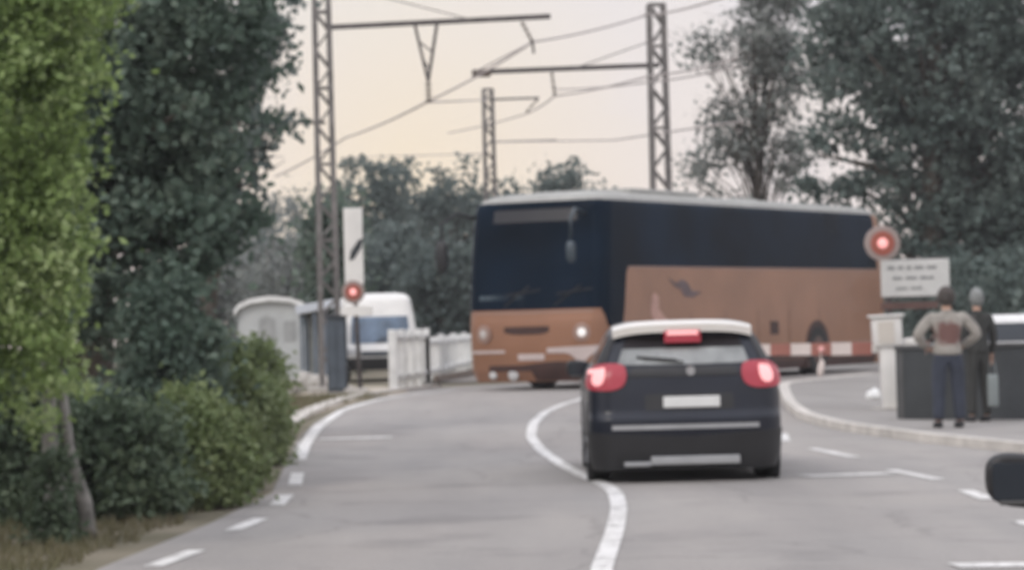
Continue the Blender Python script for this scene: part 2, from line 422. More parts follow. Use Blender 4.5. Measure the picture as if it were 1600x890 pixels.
kb = ribbon([(kx(y) + .08, y) for y in np.arange(18.5, KY[-1] - 9, .5)], .17, .112, 'kerb', M['kerbstone'], thick=.25)
tag(kb, kind='structure')
# painted markings (children of the road)
GP = lambda L_: [G(u, v)[:2] for u, v in L_]
DZ = .010
ribbon(GP([(468, 718), (476, 695), (496, 668), (535, 641), (595, 624), (660, 615), (715, 609)]), .15, DZ, 'edge_line', M['paint'], road)
for q in ([(461, 758), (465, 740)], [(432, 791), (448, 774)], [(362, 830), (408, 811)], [(238, 886), (308, 861)]):
    ribbon(GP(q), .13, DZ, 'edge_dash', M['paint'], road)
ribbon([(-2.12, y) for y in (12, 14.5)], .13, DZ, 'edge_dash', M['paint'], road)
ribbon(GP([(940, 889), (961, 830), (968, 795), (962, 770), (945, 757), (915, 746), (880, 728), (846, 704), (829, 682), (833, 662), (852, 644), (880, 632), (915, 622), (960, 612)]), .13, DZ, 'centre_line', M['paint'], road)
ribbon([G(940, 889)[:2], (.35, 12), (.2, 4)], .13, DZ, 'centre_line', M['paint'], road)
ribbon(GP([(498, 687), (612, 684)]), .30, DZ + .002, 'stop_line', M['paint'], road)
ribbon(GP([(1256, 745), (1392, 741)]), .30, DZ + .002, 'stop_line', M['paint'], road)
ribbon(GP([(1490, 886), (1640, 884)]), .30, DZ + .002, 'stop_line', M['paint'], road)
for q in ([(1270, 701), (1336, 715)], [(1392, 735), (1466, 750)], [(1508, 767), (1545, 781)], [(1592, 815), (1650, 832)]):
    ribbon(GP(q), .14, DZ, 'lane_dash', M['paint'], road)
ribbon(GP([(1222, 678), (1226, 690)]), .14, DZ, 'lane_dash', M['paint'], road)
# pale kerb and worn shoulder on the left
k2 = ribbon(GP([(448, 664), (470, 650), (510, 634), (560, 620), (625, 610), (680, 604)]), .26, .05, 'kerb', M['kerbstone'], thick=.16); tag(k2, kind='structure')
sh = [G(u, v) for u, v in ((418, 632), (445, 668), (500, 645), (560, 626), (640, 612), (600, 604), (520, 606), (470, 615))]
me = bpy.data.meshes.new('path'); me.from_pydata([(p.x, p.y, terr(p.x, p.y) + .006) for p in sh], [], [tuple(range(len(sh)))])
tag(link('path', me, M['gravel']), kind='structure')

# railway
def rail_line(off, name):
    pass
TD = Vector((.09, 1)).normalized(); TN = Vector((TD.y, -TD.x))
for tr_ in (0, ):
    T0 = Vector((-.9, 53))
    bal = strip_dir('track_bed', (T0.x + TD.x * 6, T0.y + 6), TD, 3.2, 170, .02, M['ballast']); tag(bal, kind='structure')
    for s_ in (-1, 1):
        a = T0 + TN * .72 * s_
        mb = MB(); mb.bar((a.x, a.y + 6, terr(a.x, a.y) + .10), (a.x + TD.x * 170, a.y + TD.y * 170, terr(a.x, 100) + .10), .07, .14)
        tag(mb.build('rail', M['rail'], bal))

# ------------------------------------------------------------------ trees and plants
def leaf_mesh(name, cen, size, m, parent=None, flat=0.0, seed=1, up=0.0):
    rs = np.random.RandomState(seed); n = len(cen)
    a = rs.normal(size=(n, 3)); a[:, 2] = a[:, 2] * (1 - flat) + up; a /= np.linalg.norm(a, axis=1)[:, None]
    b = rs.normal(size=(n, 3)); b -= (b * a).sum(1)[:, None] * a; b /= np.linalg.norm(b, axis=1)[:, None]
    c = np.cross(a, b)
    s = size * rs.uniform(.6, 1.35, size=n)[:, None]
    v = np.empty((n, 4, 3))
    v[:, 0] = cen - a * s * .5; v[:, 1] = cen + b * s * .32 + c * s * .08; v[:, 2] = cen + a * s * .5; v[:, 3] = cen - b * s * .32 + c * s * .08
    me = bpy.data.meshes.new(name)
    me.vertices.add(n * 4); me.vertices.foreach_set('co', v.ravel())
    me.loops.add(n * 4); me.loops.foreach_set('vertex_index', np.arange(n * 4))
    me.polygons.add(n); me.polygons.foreach_set('loop_start', np.arange(n) * 4)
    me.update(calc_edges=True)
    return link(name, me, m, parent)
def clumps(lobes, n, rs, jit=1.0):
    """clump centres filling ellipsoid lobes (x,y,z,rx,ry,rz), weighted towards their skins"""
    vol = np.array([l[3] * l[5] for l in lobes]); vol = vol / vol.sum()
    out = []
    for l, w in zip(lobes, vol):
        k = max(3, int(n * w)); d = rs.normal(size=(k, 3)); d /= np.linalg.norm(d, axis=1)[:, None]
        r = rs.uniform(.25, 1.0, size=k)[:, None] ** .5
        out.append(np.array(l[:3]) + d * r * np.array(l[3:6]) * jit)
    return np.vstack(out)
def leaves_at(cs, per, rad, rs):
    k = rs.poisson(per, size=len(cs)) + 2; idx = np.repeat(np.arange(len(cs)), k)
    r = rad * rs.uniform(.5, 1.4, size=len(cs))
    d = rs.normal(size=(len(idx), 3)) * .55
    d[:, 2] *= .75
    return cs[idx] + d * r[idx][:, None]
def tree(name, base, lobes, nclump, per, rad, leaf, lm, label, cat='tree', trunk_r=.2, bark='bark', seed=1, limbs=14, trunk_top=None, group=None, lean=(0, 0), twigs=0, fmin=.18, flare=0):
    rs = np.random.RandomState(seed); rnd = random.Random(seed)
    base = Vector(base)
    t = empty(name, base, 0, label, cat, group)
    rel = [(l[0] - base.x, l[1] - base.y, l[2] - base.z, *l[3:]) for l in lobes]
    cs = clumps(rel, nclump, rs)
    pts = leaves_at(cs, per, rad, rs)
    pts = pts[pts[:, 2] > .02]
    leaf_mesh('crown', pts, leaf, M[lm], t, seed=seed)
    top = trunk_top or max(l[2] for l in rel)
    mb = MB(); tp = []; n = 9
    for i in range(n):
        f = i / (n - 1); tp.append(Vector((lean[0] * f + .06 * math.sin(f * 5 + seed) * top * .15, lean[1] * f, top * f - .1)))
    mb.tube(tp, [trunk_r * (1.35 if i == 0 else 1 - .8 * i / (n - 1)) for i in range(n)], 10)
    if flare:
        mb.tube([Vector((0, 0, -.1)), Vector((0, 0, .12)), Vector((.01, 0, .3)), Vector((.01, 0, .5))], [flare, flare * .75, flare * .5, trunk_r * .9], 12)
        mb.tube([Vector((flare * 1.25, .05, -.1)), Vector((flare * 1.15, .05, .25)), Vector((flare * .6, .05, .6)), Vector((.05, .05, 1.2))], [flare * .42, flare * .3, flare * .22, .03], 10)
    ends = cs[rs.choice(len(cs), min(limbs, len(cs)), replace=False)]
    for e in ends:
        f = min(.95, max(fmin, (e[2] / top) * rnd.uniform(.45, .8))); k = f * (n - 1); i = int(k)
        s = tp[i].lerp(tp[min(i + 1, n - 1)], k - i); e = Vector(e); mid = s.lerp(e, .5) + Vector((0, 0, (e - s).length * .08))
        r0 = trunk_r * (1 - .75 * f) * .5
        mb.tube([s, mid, e], [r0, r0 * .6, r0 * .2], 6)
        for _ in range(twigs):
            q = mid.lerp(e, rnd.random()); dd = Vector((rnd.uniform(-1, 1), rnd.uniform(-1, 1), rnd.uniform(-.2, 1))) * (e - s).length * .35
            mb.tube([q, q + dd], [r0 * .3, r0 * .1], 5)
    mb.build('trunk', M[bark], t, smooth=True)
    return t
def L_(u, v, Y, rx, rz, ry=None):
    p = P(u, v, Y); return (p.x, p.y, p.z, rx, ry if ry else rx, rz)
def bs(u, Y): 
    x = X2(u, Y, 600); return (x, Y, terr(x, Y))

# bright tree, front left (265 px per metre at 19 m... 237)
b = bs(82, 20.8)
M['leaf_lime'] = leafmat('leaf_lime', (.11, .15, .06), (.17, .21, .09), (.25, .29, .15), .3, 1.0)
tree('bright_leaved_tree', b, [L_(-60, 130, 19.2, .75, 1.6, .7), L_(40, -80, 19.3, .62, 1.25, .6), L_(115, -140, 19.0, .42, .85, .5), L_(10, 390, 19.2, .43, 1.05, .5), L_(50, 150, 19.0, .36, 1.0, .4),
      L_(-260, 60, 19.6, 1.2, 2.0, 1.0), L_(150, 40, 19.0, .16, .36, .3), L_(66, 470, 19.0, .24, .58, .3), L_(-120, 520, 19.4, .7, .6, .5), L_(78, 330, 19.0, .18, .7, .3), L_(96, 560, 19.1, .17, .30, .2), L_(40, 600, 19.2, .26, .22, .2), L_(70, 665, 20.2, .22, .13, .1), L_(100, 400, 19.0, .17, .5, .2), L_(104, 250, 19.0, .17, .5, .2), L_(0, 250, 19.6, .5, 1.4, .5), L_(-20, 450, 19.6, .45, .7, .5)], 900, 46, .17, .066, 'leaf_bright',
     'bright yellow-green tree at the left edge with a pale flared trunk', trunk_r=.072, bark='bark_pale', seed=3, limbs=14, trunk_top=3.2, fmin=.5, flare=.18)
# big dark tree behind it
b = bs(150, 28.6)
tree('dark_leaved_tree', b, [L_(180, 330, 27.5, 1.15, 1.5, 1.2), L_(230, 90, 27.5, 1.05, 1.15, 1.1), L_(90, 150, 28, 1.5, 2.2, 1.3), L_(330, 180, 27.5, .50, .9, .6), L_(330, 20, 27, .42, .6, .5), L_(325, 330, 27.5, .40, .55, .6),
      L_(60, -100, 28, 2.0, 1.4, 1.4), L_(-180, 200, 28.5, 1.9, 3.0, 1.5), L_(400, 15, 27.5, .28, .22, .3), L_(250, 400, 27.0, .62, .75, .6), L_(205, 300, 28.0, .55, 1.2, .5), L_(230, 180, 28, .5, .9, .5), L_(385, 120, 27.5, .30, .55, .4), L_(395, 30, 27.3, .26, .4, .4), L_(372, 345, 27.5, .22, .35, .4)], 1050, 48, .23, .105, 'leaf_dark',
     'tall dark green tree with a ragged right edge behind the bright foliage', trunk_r=.24, seed=5, limbs=26, trunk_top=5.0)
# sparse outer twigs of the same side, another tree further back with gaps of sky
b = bs(330, 36)
tree('ragged_tree', b, [L_(385, 60, 36, .55, .8, .6), L_(420, 100, 36, .30, .55, .4), L_(395, 215, 36, .35, .42, .5), L_(360, 300, 36, .55, .7, .6), L_(440, 190, 36, .12, .12, .2), L_(430, 5, 36, .35, .4, .4), L_(300, 160, 36.5, .8, 1.6, .8)], 170, 24, .20, .12, 'leaf_haze_mid',
     'thin grey-green tree with sky showing through, between the dark tree and the left mast', trunk_r=.12, seed=9, limbs=40, trunk_top=4.4, twigs=3)
# shrubs along the verge
def bush(u, v, Y, rx, rz, ry, n, per, leaf, lm, label, seed, name='bush', group='shrubs on the left verge', rad=.16):
    p = P(u, v, Y); z0 = terr(p.x, Y)
    lob = [(p.x, Y, (p.z + z0) / 2 + (p.z - z0) * .12, rx, ry, max(rz, (p.z - z0) / 2)), (p.x - rx * .3, Y + .2, p.z - rz * .3, rx * .6, ry, rz * .8), (p.x + rx * .35, Y - .1, z0 + rz * .6, rx * .7, ry, rz * .7), (p.x, Y - ry * .5, z0 + .1, rx * 1.05, ry * .5, .22)]
    tree(name, (p.x, Y, z0), lob, n, per, rad, leaf, lm, label, 'bush', trunk_r=.04, seed=seed, limbs=10, trunk_top=max(.3, (p.z - z0) * .6), group=group)
bush(185, 650, 22.9, .50, .4, .5, 240, 44, .075, 'leaf_bush', 'dense dark bush directly right of the pale flared trunk', 21)
bush(300, 640, 24.2, .45, .36, .5, 200, 44, .075, 'leaf_olive', 'dark bush in the middle of the left verge, reaching down to the road dashes', 22)
bush(268, 470, 26.2, .50, .35, .5, 240, 44, .085, 'leaf_dark', 'tall dark bush under the big dark tree', 23)
bush(352, 645, 26.8, .28, .24, .45, 170, 40, .08, 'leaf_lime', 'light olive bush nearest the white dashes at the left road edge', 24)
bush(78, 715, 20.2, .16, .07, .10, 60, 40, .05, 'leaf_bush', 'low weeds wrapped round the foot of the pale flared trunk', 75, name='bush', rad=.09)
bush(40, 600, 22.4, .42, .3, .3, 170, 40, .07, 'leaf_bush', 'small bush right behind and above the pale flared trunk', 29)
bush(120, 640, 24.5, .7, .5, .5, 240, 40, .085, 'leaf_dark', 'shadowy bush behind the pale flared trunk', 25)
bush(0, 640, 23.5, .55, .5, .5, 200, 40, .085, 'leaf_bush', 'bush at the left edge of the photo below the bright foliage', 26)
bush(340, 540, 31.5, .36, .35, .5, 150, 36, .09, 'leaf_olive', 'rounded green bush in front of the pale tent', 27)
bush(412, 600, 33.5, .22, .2, .4, 90, 34, .08, 'leaf_olive', 'small light green bush at the worn gravel shoulder', 28)
bush(402, 630, 31.5, .24, .2, .5, 120, 36, .08, 'leaf_lime', 'light green bush nearest the pale kerb', 71)
bush(356, 665, 28.6, .20, .2, .45, 120, 36, .08, 'leaf_lime', 'low light green bush left of the curve of the white edge line', 72)
bush(405, 545, 38, .34, .2, .5, 120, 30, .09, 'leaf_olive', 'olive bush at the foot of the tent', 73)
# trees far behind the crossing, left and centre
def far_tree(u, v, Y, r, rz, lm, label, seed, n=150, leaf=.24, per=26, name='background_tree', extra=(), group='trees beyond the level crossing', rad=.5, tr=.18):
    p = P(u, v, Y); z0 = terr(p.x, Y)
    rnd = random.Random(seed); lob = [(p.x, Y, p.z - rz, r, r, rz)]
    for k in range(4): lob.append((p.x + rnd.uniform(-.6, .6) * r, Y + rnd.uniform(-.5, .5) * r, p.z - rz * rnd.uniform(.6, 1.7), r * rnd.uniform(.4, .65), r * .6, rz * rnd.uniform(.4, .6)))
    lob.append((p.x, Y, (z0 + p.z - 2 * rz) / 2 + .3, r * .85, r * .85, max(.6, (p.z - 2 * rz - z0) / 2 + .6)))
    for q in extra: lob.append(q)
    return tree(name, (p.x, Y, z0), lob, n, per, rad, leaf, M and lm, label, 'tree', trunk_r=tr, seed=seed, limbs=12, trunk_top=(p.z - z0) * .75, group=group)
far_tree(570, 232, 98, 1.5, 2.3, 'leaf_haze_mid', 'tree with the highest crown just right of the left mast', 31)
far_tree(640, 250, 104, 1.7, 2.3, 'leaf_haze_mid', 'broad crowned tree halfway between left mast and small middle mast', 32)
far_tree(715, 250, 100, 1.4, 2.2, 'leaf_haze_mid', 'tree just left of the small middle mast', 33)
far_tree(800, 285, 112, 1.2, 1.7, 'leaf_haze_mid', 'low tree top showing between the middle mast and the coach roof', 34)
far_tree(885, 252, 106, 1.3, 1.7, 'leaf_haze_mid', 'round tree top rising over the front of the coach roof', 35)
far_tree(460, 300, 108, 1.9, 2.2, 'leaf_haze_pale', 'pale hazy tree left of the left mast', 36)
far_tree(395, 330, 100, 1.9, 2.2, 'leaf_haze_pale', 'pale hazy tree over the rounded tent roof', 37)
far_tree(440, 380, 84, 1.5, 1.8, 'leaf_haze_pale', 'pale hazy low tree directly above the tent', 74)
far_tree(330, 350, 92, 1.7, 2.2, 'leaf_haze_pale', 'pale hazy tree seen through the lower left foliage', 38)
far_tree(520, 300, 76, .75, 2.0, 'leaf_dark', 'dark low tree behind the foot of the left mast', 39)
far_tree(610, 350, 84, 1.5, 2.0, 'leaf_haze_mid', 'dark low tree behind the white diagonal-slashed board', 40)
far_tree(690, 360, 80, 1.3, 2.0, 'leaf_haze_mid', 'dark low tree beside the left mirror of the coach', 41)
far_tree(970, 315, 120, 1.6, 1.6, 'leaf_haze_mid', 'tree hidden mostly behind the coach roof', 42)
# right: airy tree and big dark tree
Y = 76; b = bs(1195, Y)
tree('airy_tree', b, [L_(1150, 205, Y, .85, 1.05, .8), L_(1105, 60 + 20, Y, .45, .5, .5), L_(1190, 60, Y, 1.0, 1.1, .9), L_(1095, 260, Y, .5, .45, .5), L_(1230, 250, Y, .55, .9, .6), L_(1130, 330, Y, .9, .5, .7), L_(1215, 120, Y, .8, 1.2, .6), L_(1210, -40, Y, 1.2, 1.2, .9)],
     430, 15, .42, .17, 'leaf_haze_pale', 'airy pale tree with a thin dark trunk behind the coach roof', trunk_r=.10, seed=51, limbs=70, trunk_top=9.0, twigs=3)
Y = 71; b = bs(1470, Y)
tree('dark_leaved_tree', b, [L_(1450, 60, Y, 2.3, 2.4, 2), L_(1330, 130, Y, 1.05, 1.3, 1.2), L_(1290, 60, Y, .7, 1.0, .8), L_(1560, 200, Y, 2.0, 2.8, 1.8), L_(1420, 230, Y, 1.25, 1.2, 1.2), L_(1300, 215, Y, .6, .7, .8), L_(1290, 300, Y, .6, .5, .6), L_(1370, 300, Y, .9, .6, .8), L_(1480, 330, Y, 1.2, .8, 1),
     L_(1540, 420, Y, 1.8, 1.6, 1.4), L_(1430, 420, Y, 1.2, 1.3, 1.2), L_(1400, -80, Y, 2.4, 1.8, 2), L_(1650, -20, Y, 3.0, 3.0, 2.2), L_(1700, 300, Y, 2.2, 3.5, 2.0), L_(1340, 20, Y, .7, .8, .8), L_(1530, 300, Y + 1, 1.6, 2.4, 1), L_(1480, 100, Y + 1.5, 1.8, 2.2, 1)], 1500, 38, .44, .20, 'leaf_haze_far',
     'huge dark tree filling the upper right corner behind the sign', trunk_r=.4, seed=53, limbs=30, trunk_top=10)
Y = 80; b = bs(1630, Y)
tree('dark_leaved_tree', b, [L_(1600, 470, Y - 14, 1.8, 1.2, 1.4), L_(1680, 380, Y, 2.5, 3.0, 2), L_(1500, 480, Y - 12, 1.6, 1.2, 1.4), L_(1420, 500, Y - 12, .9, 1.0, .8)], 300, 34, .42, .21, 'leaf_haze_far',
     'lower dark tree mass behind the two people and the dark wall', trunk_r=.25, seed=54, limbs=14, trunk_top=5)
# scrub beyond the crossing closes the view at ground level
far_tree(1500, 440, 96, 3.4, 1.6, 'leaf_haze_far', 'dark tree further back behind the huge dark tree', 55, n=160)
far_tree(1330, 430, 100, 2.6, 1.6, 'leaf_haze_mid', 'tree hidden behind the tail of the coach', 56, n=120)
far_tree(760, 380, 92, 1.6, 1.8, 'leaf_haze_mid', 'tree hidden behind the front of the coach', 57, n=120)

# verge grass
def grass_patch(name, n, xf, yf, h, m, label, seed, cat='grass'):
    rs = np.random.RandomState(seed); vs = []; fs = []
    for i in range(n):
        y = rs.uniform(*yf); a, b_ = xf(y); x = rs.uniform(a, b_); z = terr(x, y) - .01
        hh = h * rs.uniform(.4, 1.3); th = rs.uniform(0, PI); w = .008 + .006 * rs.rand(); lx, ly = rs.normal(size=2) * hh * .35
        k = len(vs); vs += [(x - w * math.cos(th), y - w * math.sin(th), z), (x + w * math.cos(th), y + w * math.sin(th), z), (x + lx, y + ly, z + hh)]; fs.append((k, k + 1, k + 2))
    me = bpy.data.meshes.new(name); me.from_pydata(vs, [], fs)
    return tag(link(name, me, m), label, cat, kind='stuff')
grass_patch('verge_grass', 34000, lambda y: (xl(y) - 2.6, xl(y) - .22 - .12 * abs(math.sin(y * 1.7))), (14, 50), .085, M['grass'], 'short dry grass on the left verge', 61)
# ------------------------------------------------------------------ vehicles
class Shell:
    """closed plan outline swept over height levels; s runs in metres from the reference end's centre (+x side positive)"""
    def __init__(s, W, Ln, r, levels, bulge=.06, rr=None):
        s.W = W; s.L = Ln; s.lv = levels
        rr = rr or r
        pts = []
        for i in range(21): x = (W - r) * i / 20; pts.append((x, bulge * (x / W) ** 2 * 1.0))
        y0 = pts[-1][1]
        for i in range(1, 15): a = PI / 2 * i / 14; pts.append((W - r + r * math.sin(a), y0 + r * (1 - math.cos(a))))
        ys0, ys1 = pts[-1][1], Ln - rr - bulge
        for i in range(1, 60): pts.append((W, lerp(ys0, ys1, i / 59)))
        for i in range(1, 13): a = PI / 2 * i / 12; pts.append((W - rr + rr * math.cos(a), ys1 + rr * math.sin(a)))
        for i in range(1, 12): x = (W - rr) * (1 - i / 11); pts.append((x, lerp(ys1 + rr, Ln, i / 11)))
        s.pts = pts; s.cum = [0]
        for a, b in zip(pts[:-1], pts[1:]): s.cum.append(s.cum[-1] + math.hypot(b[0] - a[0], b[1] - a[1]))
        s.zz = [l[0] for l in levels]
    def base(s, q):
        a = abs(q); x = float(np.interp(a, s.cum, [p[0] for p in s.pts])); y = float(np.interp(a, s.cum, [p[1] for p in s.pts]))
        return (x if q >= 0 else -x), y
    def raw(s, q, z):
        x, y = s.base(q); lv = s.lv
        w = np.interp(z, s.zz, [l[1] for l in lv]); a = np.interp(z, s.zz, [l[2] for l in lv]); b = np.interp(z, s.zz, [l[3] for l in lv])
        # ends move with height, the middle of the side keeps its place
        t = y / s.L
        if y < s.L * .5: yy = y + a * (1 - sm(y / (s.L * .35)))
        else: yy = y + (b - s.L) * sm((y - s.L * .45) / (s.L * .55)) 
        if b < s.L * .8: yy = a + t * (b - a)
        return Vector((x * w / s.W, yy, z))
    def pt(s, q, z, off=0.0):
        p = s.raw(q, z)
        if off:
            e = .01; dq = s.raw(q + e, z) - s.raw(q - e, z); z0, z1 = max(s.zz[0], z - e), min(s.zz[-1], z + e)
            dz = s.raw(q, z1) - s.raw(q, z0); n = dq.cross(dz)
            if n.length > 1e-9:
                n.normalize(); p = p + n * off
        return p
    def body(s, name, m, parent, sub=1, nz=4):
        qs = s.cum; full = [q for q in qs] + [-q for q in reversed(qs[1:-1])]
        zs = []
        for a, b in zip(s.zz[:-1], s.zz[1:]):
            for k in range(nz): zs.append(lerp(a, b, k / nz))
        zs.append(s.zz[-1])
        n = len(full); vs = [s.raw(q, z) for z in zs for q in full]; fs = []
        for j in range(len(zs) - 1):
            for i in range(n): i2 = (i + 1) % n; fs.append((j * n + i, j * n + i2, (j + 1) * n + i2, (j + 1) * n + i))
        fs.append(tuple(range(n))[::-1])
        h = n // 2; top = (len(zs) - 1) * n
        # top cap: strips between mirrored points
        for i in range(h):
            a = top + i; b = top + i + 1; c = top + (n - i - 1) % n; d = top + (n - i) % n
            f = [a, b, c, d] if i else [a, b, c]
            f = list(dict.fromkeys(f))
            if len(f) > 2: fs.append(tuple(f))
        me = bpy.data.meshes.new(name); me.from_pydata([tuple(v) for v in vs], [], fs)
        bm = bmesh.new(); bm.from_mesh(me); bmesh.ops.remove_doubles(bm, verts=bm.verts[:], dist=.0005); bmesh.ops.recalc_face_normals(bm, faces=bm.faces[:]); bm.to_mesh(me); bm.free()
        o = link(name, me, m, parent, True)
        try: me.set_sharp_from_angle(angle=R(35))
        except Exception: pass
        return o
    def patch(s, name, m, parent, q0, q1, lo, hi, off=.006, nq=24, nz=8, thick=.0, inset=.0):
        lo_ = lo if callable(lo) else (lambda q: lo); hi_ = hi if callable(hi) else (lambda q: hi)
        vs = []; fs = []
        for i in range(nq + 1):
            q = lerp(q0, q1, i / nq)
            for j in range(nz + 1): vs.append(tuple(s.pt(q, lerp(lo_(q), hi_(q), j / nz), off)))
        w = nz + 1
        for i in range(nq):
            for j in range(nz): a = i * w + j; fs.append((a, a + w, a + w + 1, a + 1))
        if thick:
            k = len(vs)
            for i in range(nq + 1):
                q = lerp(q0, q1, i / nq)
                for j in range(nz + 1): vs.append(tuple(s.pt(q, lerp(lo_(q), hi_(q), j / nz), off - thick)))
            b = [(i * w) for i in range(nq + 1)]
            rim = [i * w for i in range(nq)] + [nq * w + j for j in range(nz)] + [i * w + nz for i in range(nq, 0, -1)] + [j for j in range(nz, 0, -1)]
            for a_, b_ in zip(rim, rim[1:] + rim[:1]): fs.append((a_, b_, b_ + k, a_ + k))
        me = bpy.data.meshes.new(name); me.from_pydata(vs, [], fs)
        bm = bmesh.new(); bm.from_mesh(me); bmesh.ops.recalc_face_normals(bm, faces=bm.faces[:]); bm.to_mesh(me); bm.free()
        o = link(name, me, m, parent, True)
        try: me.set_sharp_from_angle(angle=R(40))
        except Exception: pass
        return o

def wheel(parent, x, y, r, w, side):
    t = MB(); Mx = Matrix.Translation((x, y, r)) @ Matrix.Rotation(PI / 2 * side, 4, 'Y')
    t.lathe([(r * .66, -w / 2), (r * .93, -w / 2), (r, -w * .35), (r, w * .35), (r * .93, w / 2), (r * .66, w / 2), (r * .62, w * .3)], Mx, 36)
    o = empty('wheel', (0, 0, 0)); o.parent = parent
    t.build('tyre', M['rubber'], o, auto=40)
    d = MB(); d.lathe([(r * .64, -.02), (r * .64, w * .42), (r * .58, w * .36), (r * .2, w * .38), (r * .12, w * .46)], Mx, 36)
    for k in range(5):
        a = 2 * PI * k / 5
        d.bar(Mx @ Vector((0, 0, w * .42)), Mx @ Vector((r * .6 * math.cos(a), r * .6 * math.sin(a), w * .44)), .05, .03)
    d.build('rim', M['rim'], o, auto=40)
    return o

M['joint2'] = mat('black_glass_edge', (.014, .010, .012), .4, var=.1, spec=.2)
def make_car(label, cat, loc, rz, paint, lit=False, mirror_dx=0.0, name='parked_car', group=None):
    t = empty(name, loc, rz, label, cat, group)
    W, Ln = .875, 4.15; MX = .91 if lit else 1.0
    lv = [(.115, .82, .05, 4.02), (.24, .862, .0, 4.10), (.45, .875, -.035, 4.15), (.58, .875, -.035, 4.15), (.635, .873, .0, 4.13), (.80, .872, .022, 4.05), (.93, .865, .045, 3.95),
          (1.0, .845, .06, 3.72), (1.03, .82, .085, 3.30), (1.06, .79, .11, 3.02), (1.20, .725, .20, 2.72), (1.33, .655, .275, 2.42), (1.385, .62, .31, 2.25), (1.43, .57, .38, 2.1), (1.455, .44, .62, 1.8)]
    sh = Shell(W, Ln, .26, lv, bulge=.05)
    bd = sh.body('body', paint, t)
    # black lower cladding and wheel arches
    sh.patch('bumper_cladding', M['black'], t, -1.05, 1.05, .12, lambda q: .42 + .05 * abs(q), .010, 40, 5, thick=.02)
    # rear glass
    sh.patch('rear_window', M['rear_glass_sky'] if lit else M['glass'], t, -.66, .66, lambda q: 1.055 + .01 * abs(q), lambda q: 1.205, .008, 36, 6, thick=.012)
    if lit: sh.patch('dark_glass_band', M['joint2'], t, -.66, .66, 1.208, 1.31, .006, 36, 4, thick=.01)  # dark gloss band across the top of the rear window
    for s_ in (-1, 1):
        sh.patch('side_window', M['glass'], t, s_ * 1.32, s_ * 2.95, 1.065, lambda q: 1.33 - .0 * abs(q), .006, 20, 5)
        sh.patch('pillar_trim', M['black'], t, s_ * .80, s_ * 1.05, 1.09, 1.30, .007, 8, 4)
    q_front = sh.cum[-1]
    sh.patch('windscreen', M['glass'], t, q_front - .75, q_front - .001, 1.09, 1.36, .008, 16, 5)
    sh.patch('windscreen', M['glass'], t, -q_front + .75, -q_front + .001, 1.09, 1.36, .008, 16, 5)
    # spoiler over the rear window, with the high brake lamp under its lip
    sp = MB(); n = 16; vs = []; fs = []
    for i in range(n + 1):
        x = lerp(-.63, .63, i / n); e = abs(x) / .63; y = .15 + .10 * e ** 3; zt = 1.437 - .05 * e ** 4
        vs += [(x, y, zt - .012), (x, y + .012, zt - .085), (x, .46, zt - .09), (x, .46, zt + .022), (x, y + .1, zt + .012)]
    for i in range(n):
        for k in range(5): a = i * 5 + k; b = i * 5 + (k + 1) % 5; fs.append((a, b, b + 5, a + 5))
    fs += [(0, 1, 2, 3, 4), tuple(n * 5 + k for k in range(5))]
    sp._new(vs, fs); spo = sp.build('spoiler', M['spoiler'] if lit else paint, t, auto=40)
    hb = MB(); hb.box(-.165, .165, .140, .20, 1.255, 1.368, .008); hb.build('high_brake_lamp', M['lamp_red'] if lit else M['red'], t)
    if lit:
        hb = MB(); hb.box(-.14, .14, .134, .17, 1.325, 1.362, .004); hb.build('bulb_strip', M['lamp_core'], [c for c in COL.objects if c.name.startswith('high_brake_lamp')][-1])
    # tail lamps
    for s_ in (-1, 1):
        el = lambda q: math.sqrt(max(0, 1 - min(1, abs(abs(q) - .775) / .246) ** 3.0))
        hi = lambda q: .955 + .115 * el(q) - .03 * (abs(q) - .775)
        lo = lambda q: .952 - .115 * el(q) + .05 * (abs(q) - .775)
        tl = sh.patch('tail_lamp', M['lamp_red'] if lit else M['red'], t, s_ * .53, s_ * 1.02, lo, hi, .022, 24, 6, thick=.03)
        if lit:
            cc_ = .755 if s_ > 0 else .79
            rd = lambda q: math.sqrt(max(0, 1 - min(1, abs(abs(q) - cc_) / .066) ** 2.4))
            sh.patch('bulb', M['lamp_core'], tl, s_ * (cc_ - .065), s_ * (cc_ + .065), lambda q: .955 - .075 * rd(q), lambda q: .958 + .08 * rd(q), .032, 14, 6, thick=.012)
            if s_ < 0: sh.patch('bulb', M['lamp_core'], tl, s_ * .84, s_ * .96, .985, 1.02, .032, 8, 4, thick=.012)
    # garnish under the window, plate, bumper strips
    sh.patch('tailgate_garnish', M['black'], t, -.50, .50, .955, 1.035, .012, 16, 4, thick=.014)
    mb = MB(); mb.lathe([(.035, 0), (.045, .004), (.04, .014)], Matrix.Translation((.06, -.0 + .045, 1.0)) @ Matrix.Rotation(PI / 2, 4, 'X'), 20); mb.build('emblem', M['chrome'], t)
    pl = MB(); pl.box(-.255, .255, -.012, .006, .675, .775, .006, M=Matrix.Translation((.06, 0, 0))); pl.build('number_plate', M['plate'], t)
    sh.patch('tailgate_recess', M['black'], t, -.36, .44, .655, .80, .002, 12, 3)
    sh.patch('bumper_strip', M['silver'], t, -.66, .66, .485, .525, .014, 30, 3, thick=.014)
    mb = MB(); mb.box(-.32, .48, -.052, .02, .165, .24, .01); mb.box(-.56, -.32, -.048, .02, .155, .195, .008); mb.build('skid_plate', M['silver'], t)
    for s_ in (-1, 1): pass
    # wiper
    mb = MB(); mb.bar((-.0, .095, 1.085), (-.36, .13, 1.12), .018, .012); mb.bar((-.06, .10, 1.10), (-.42, .14, 1.135), .012, .02); mb.build('wiper', M['black'], t)
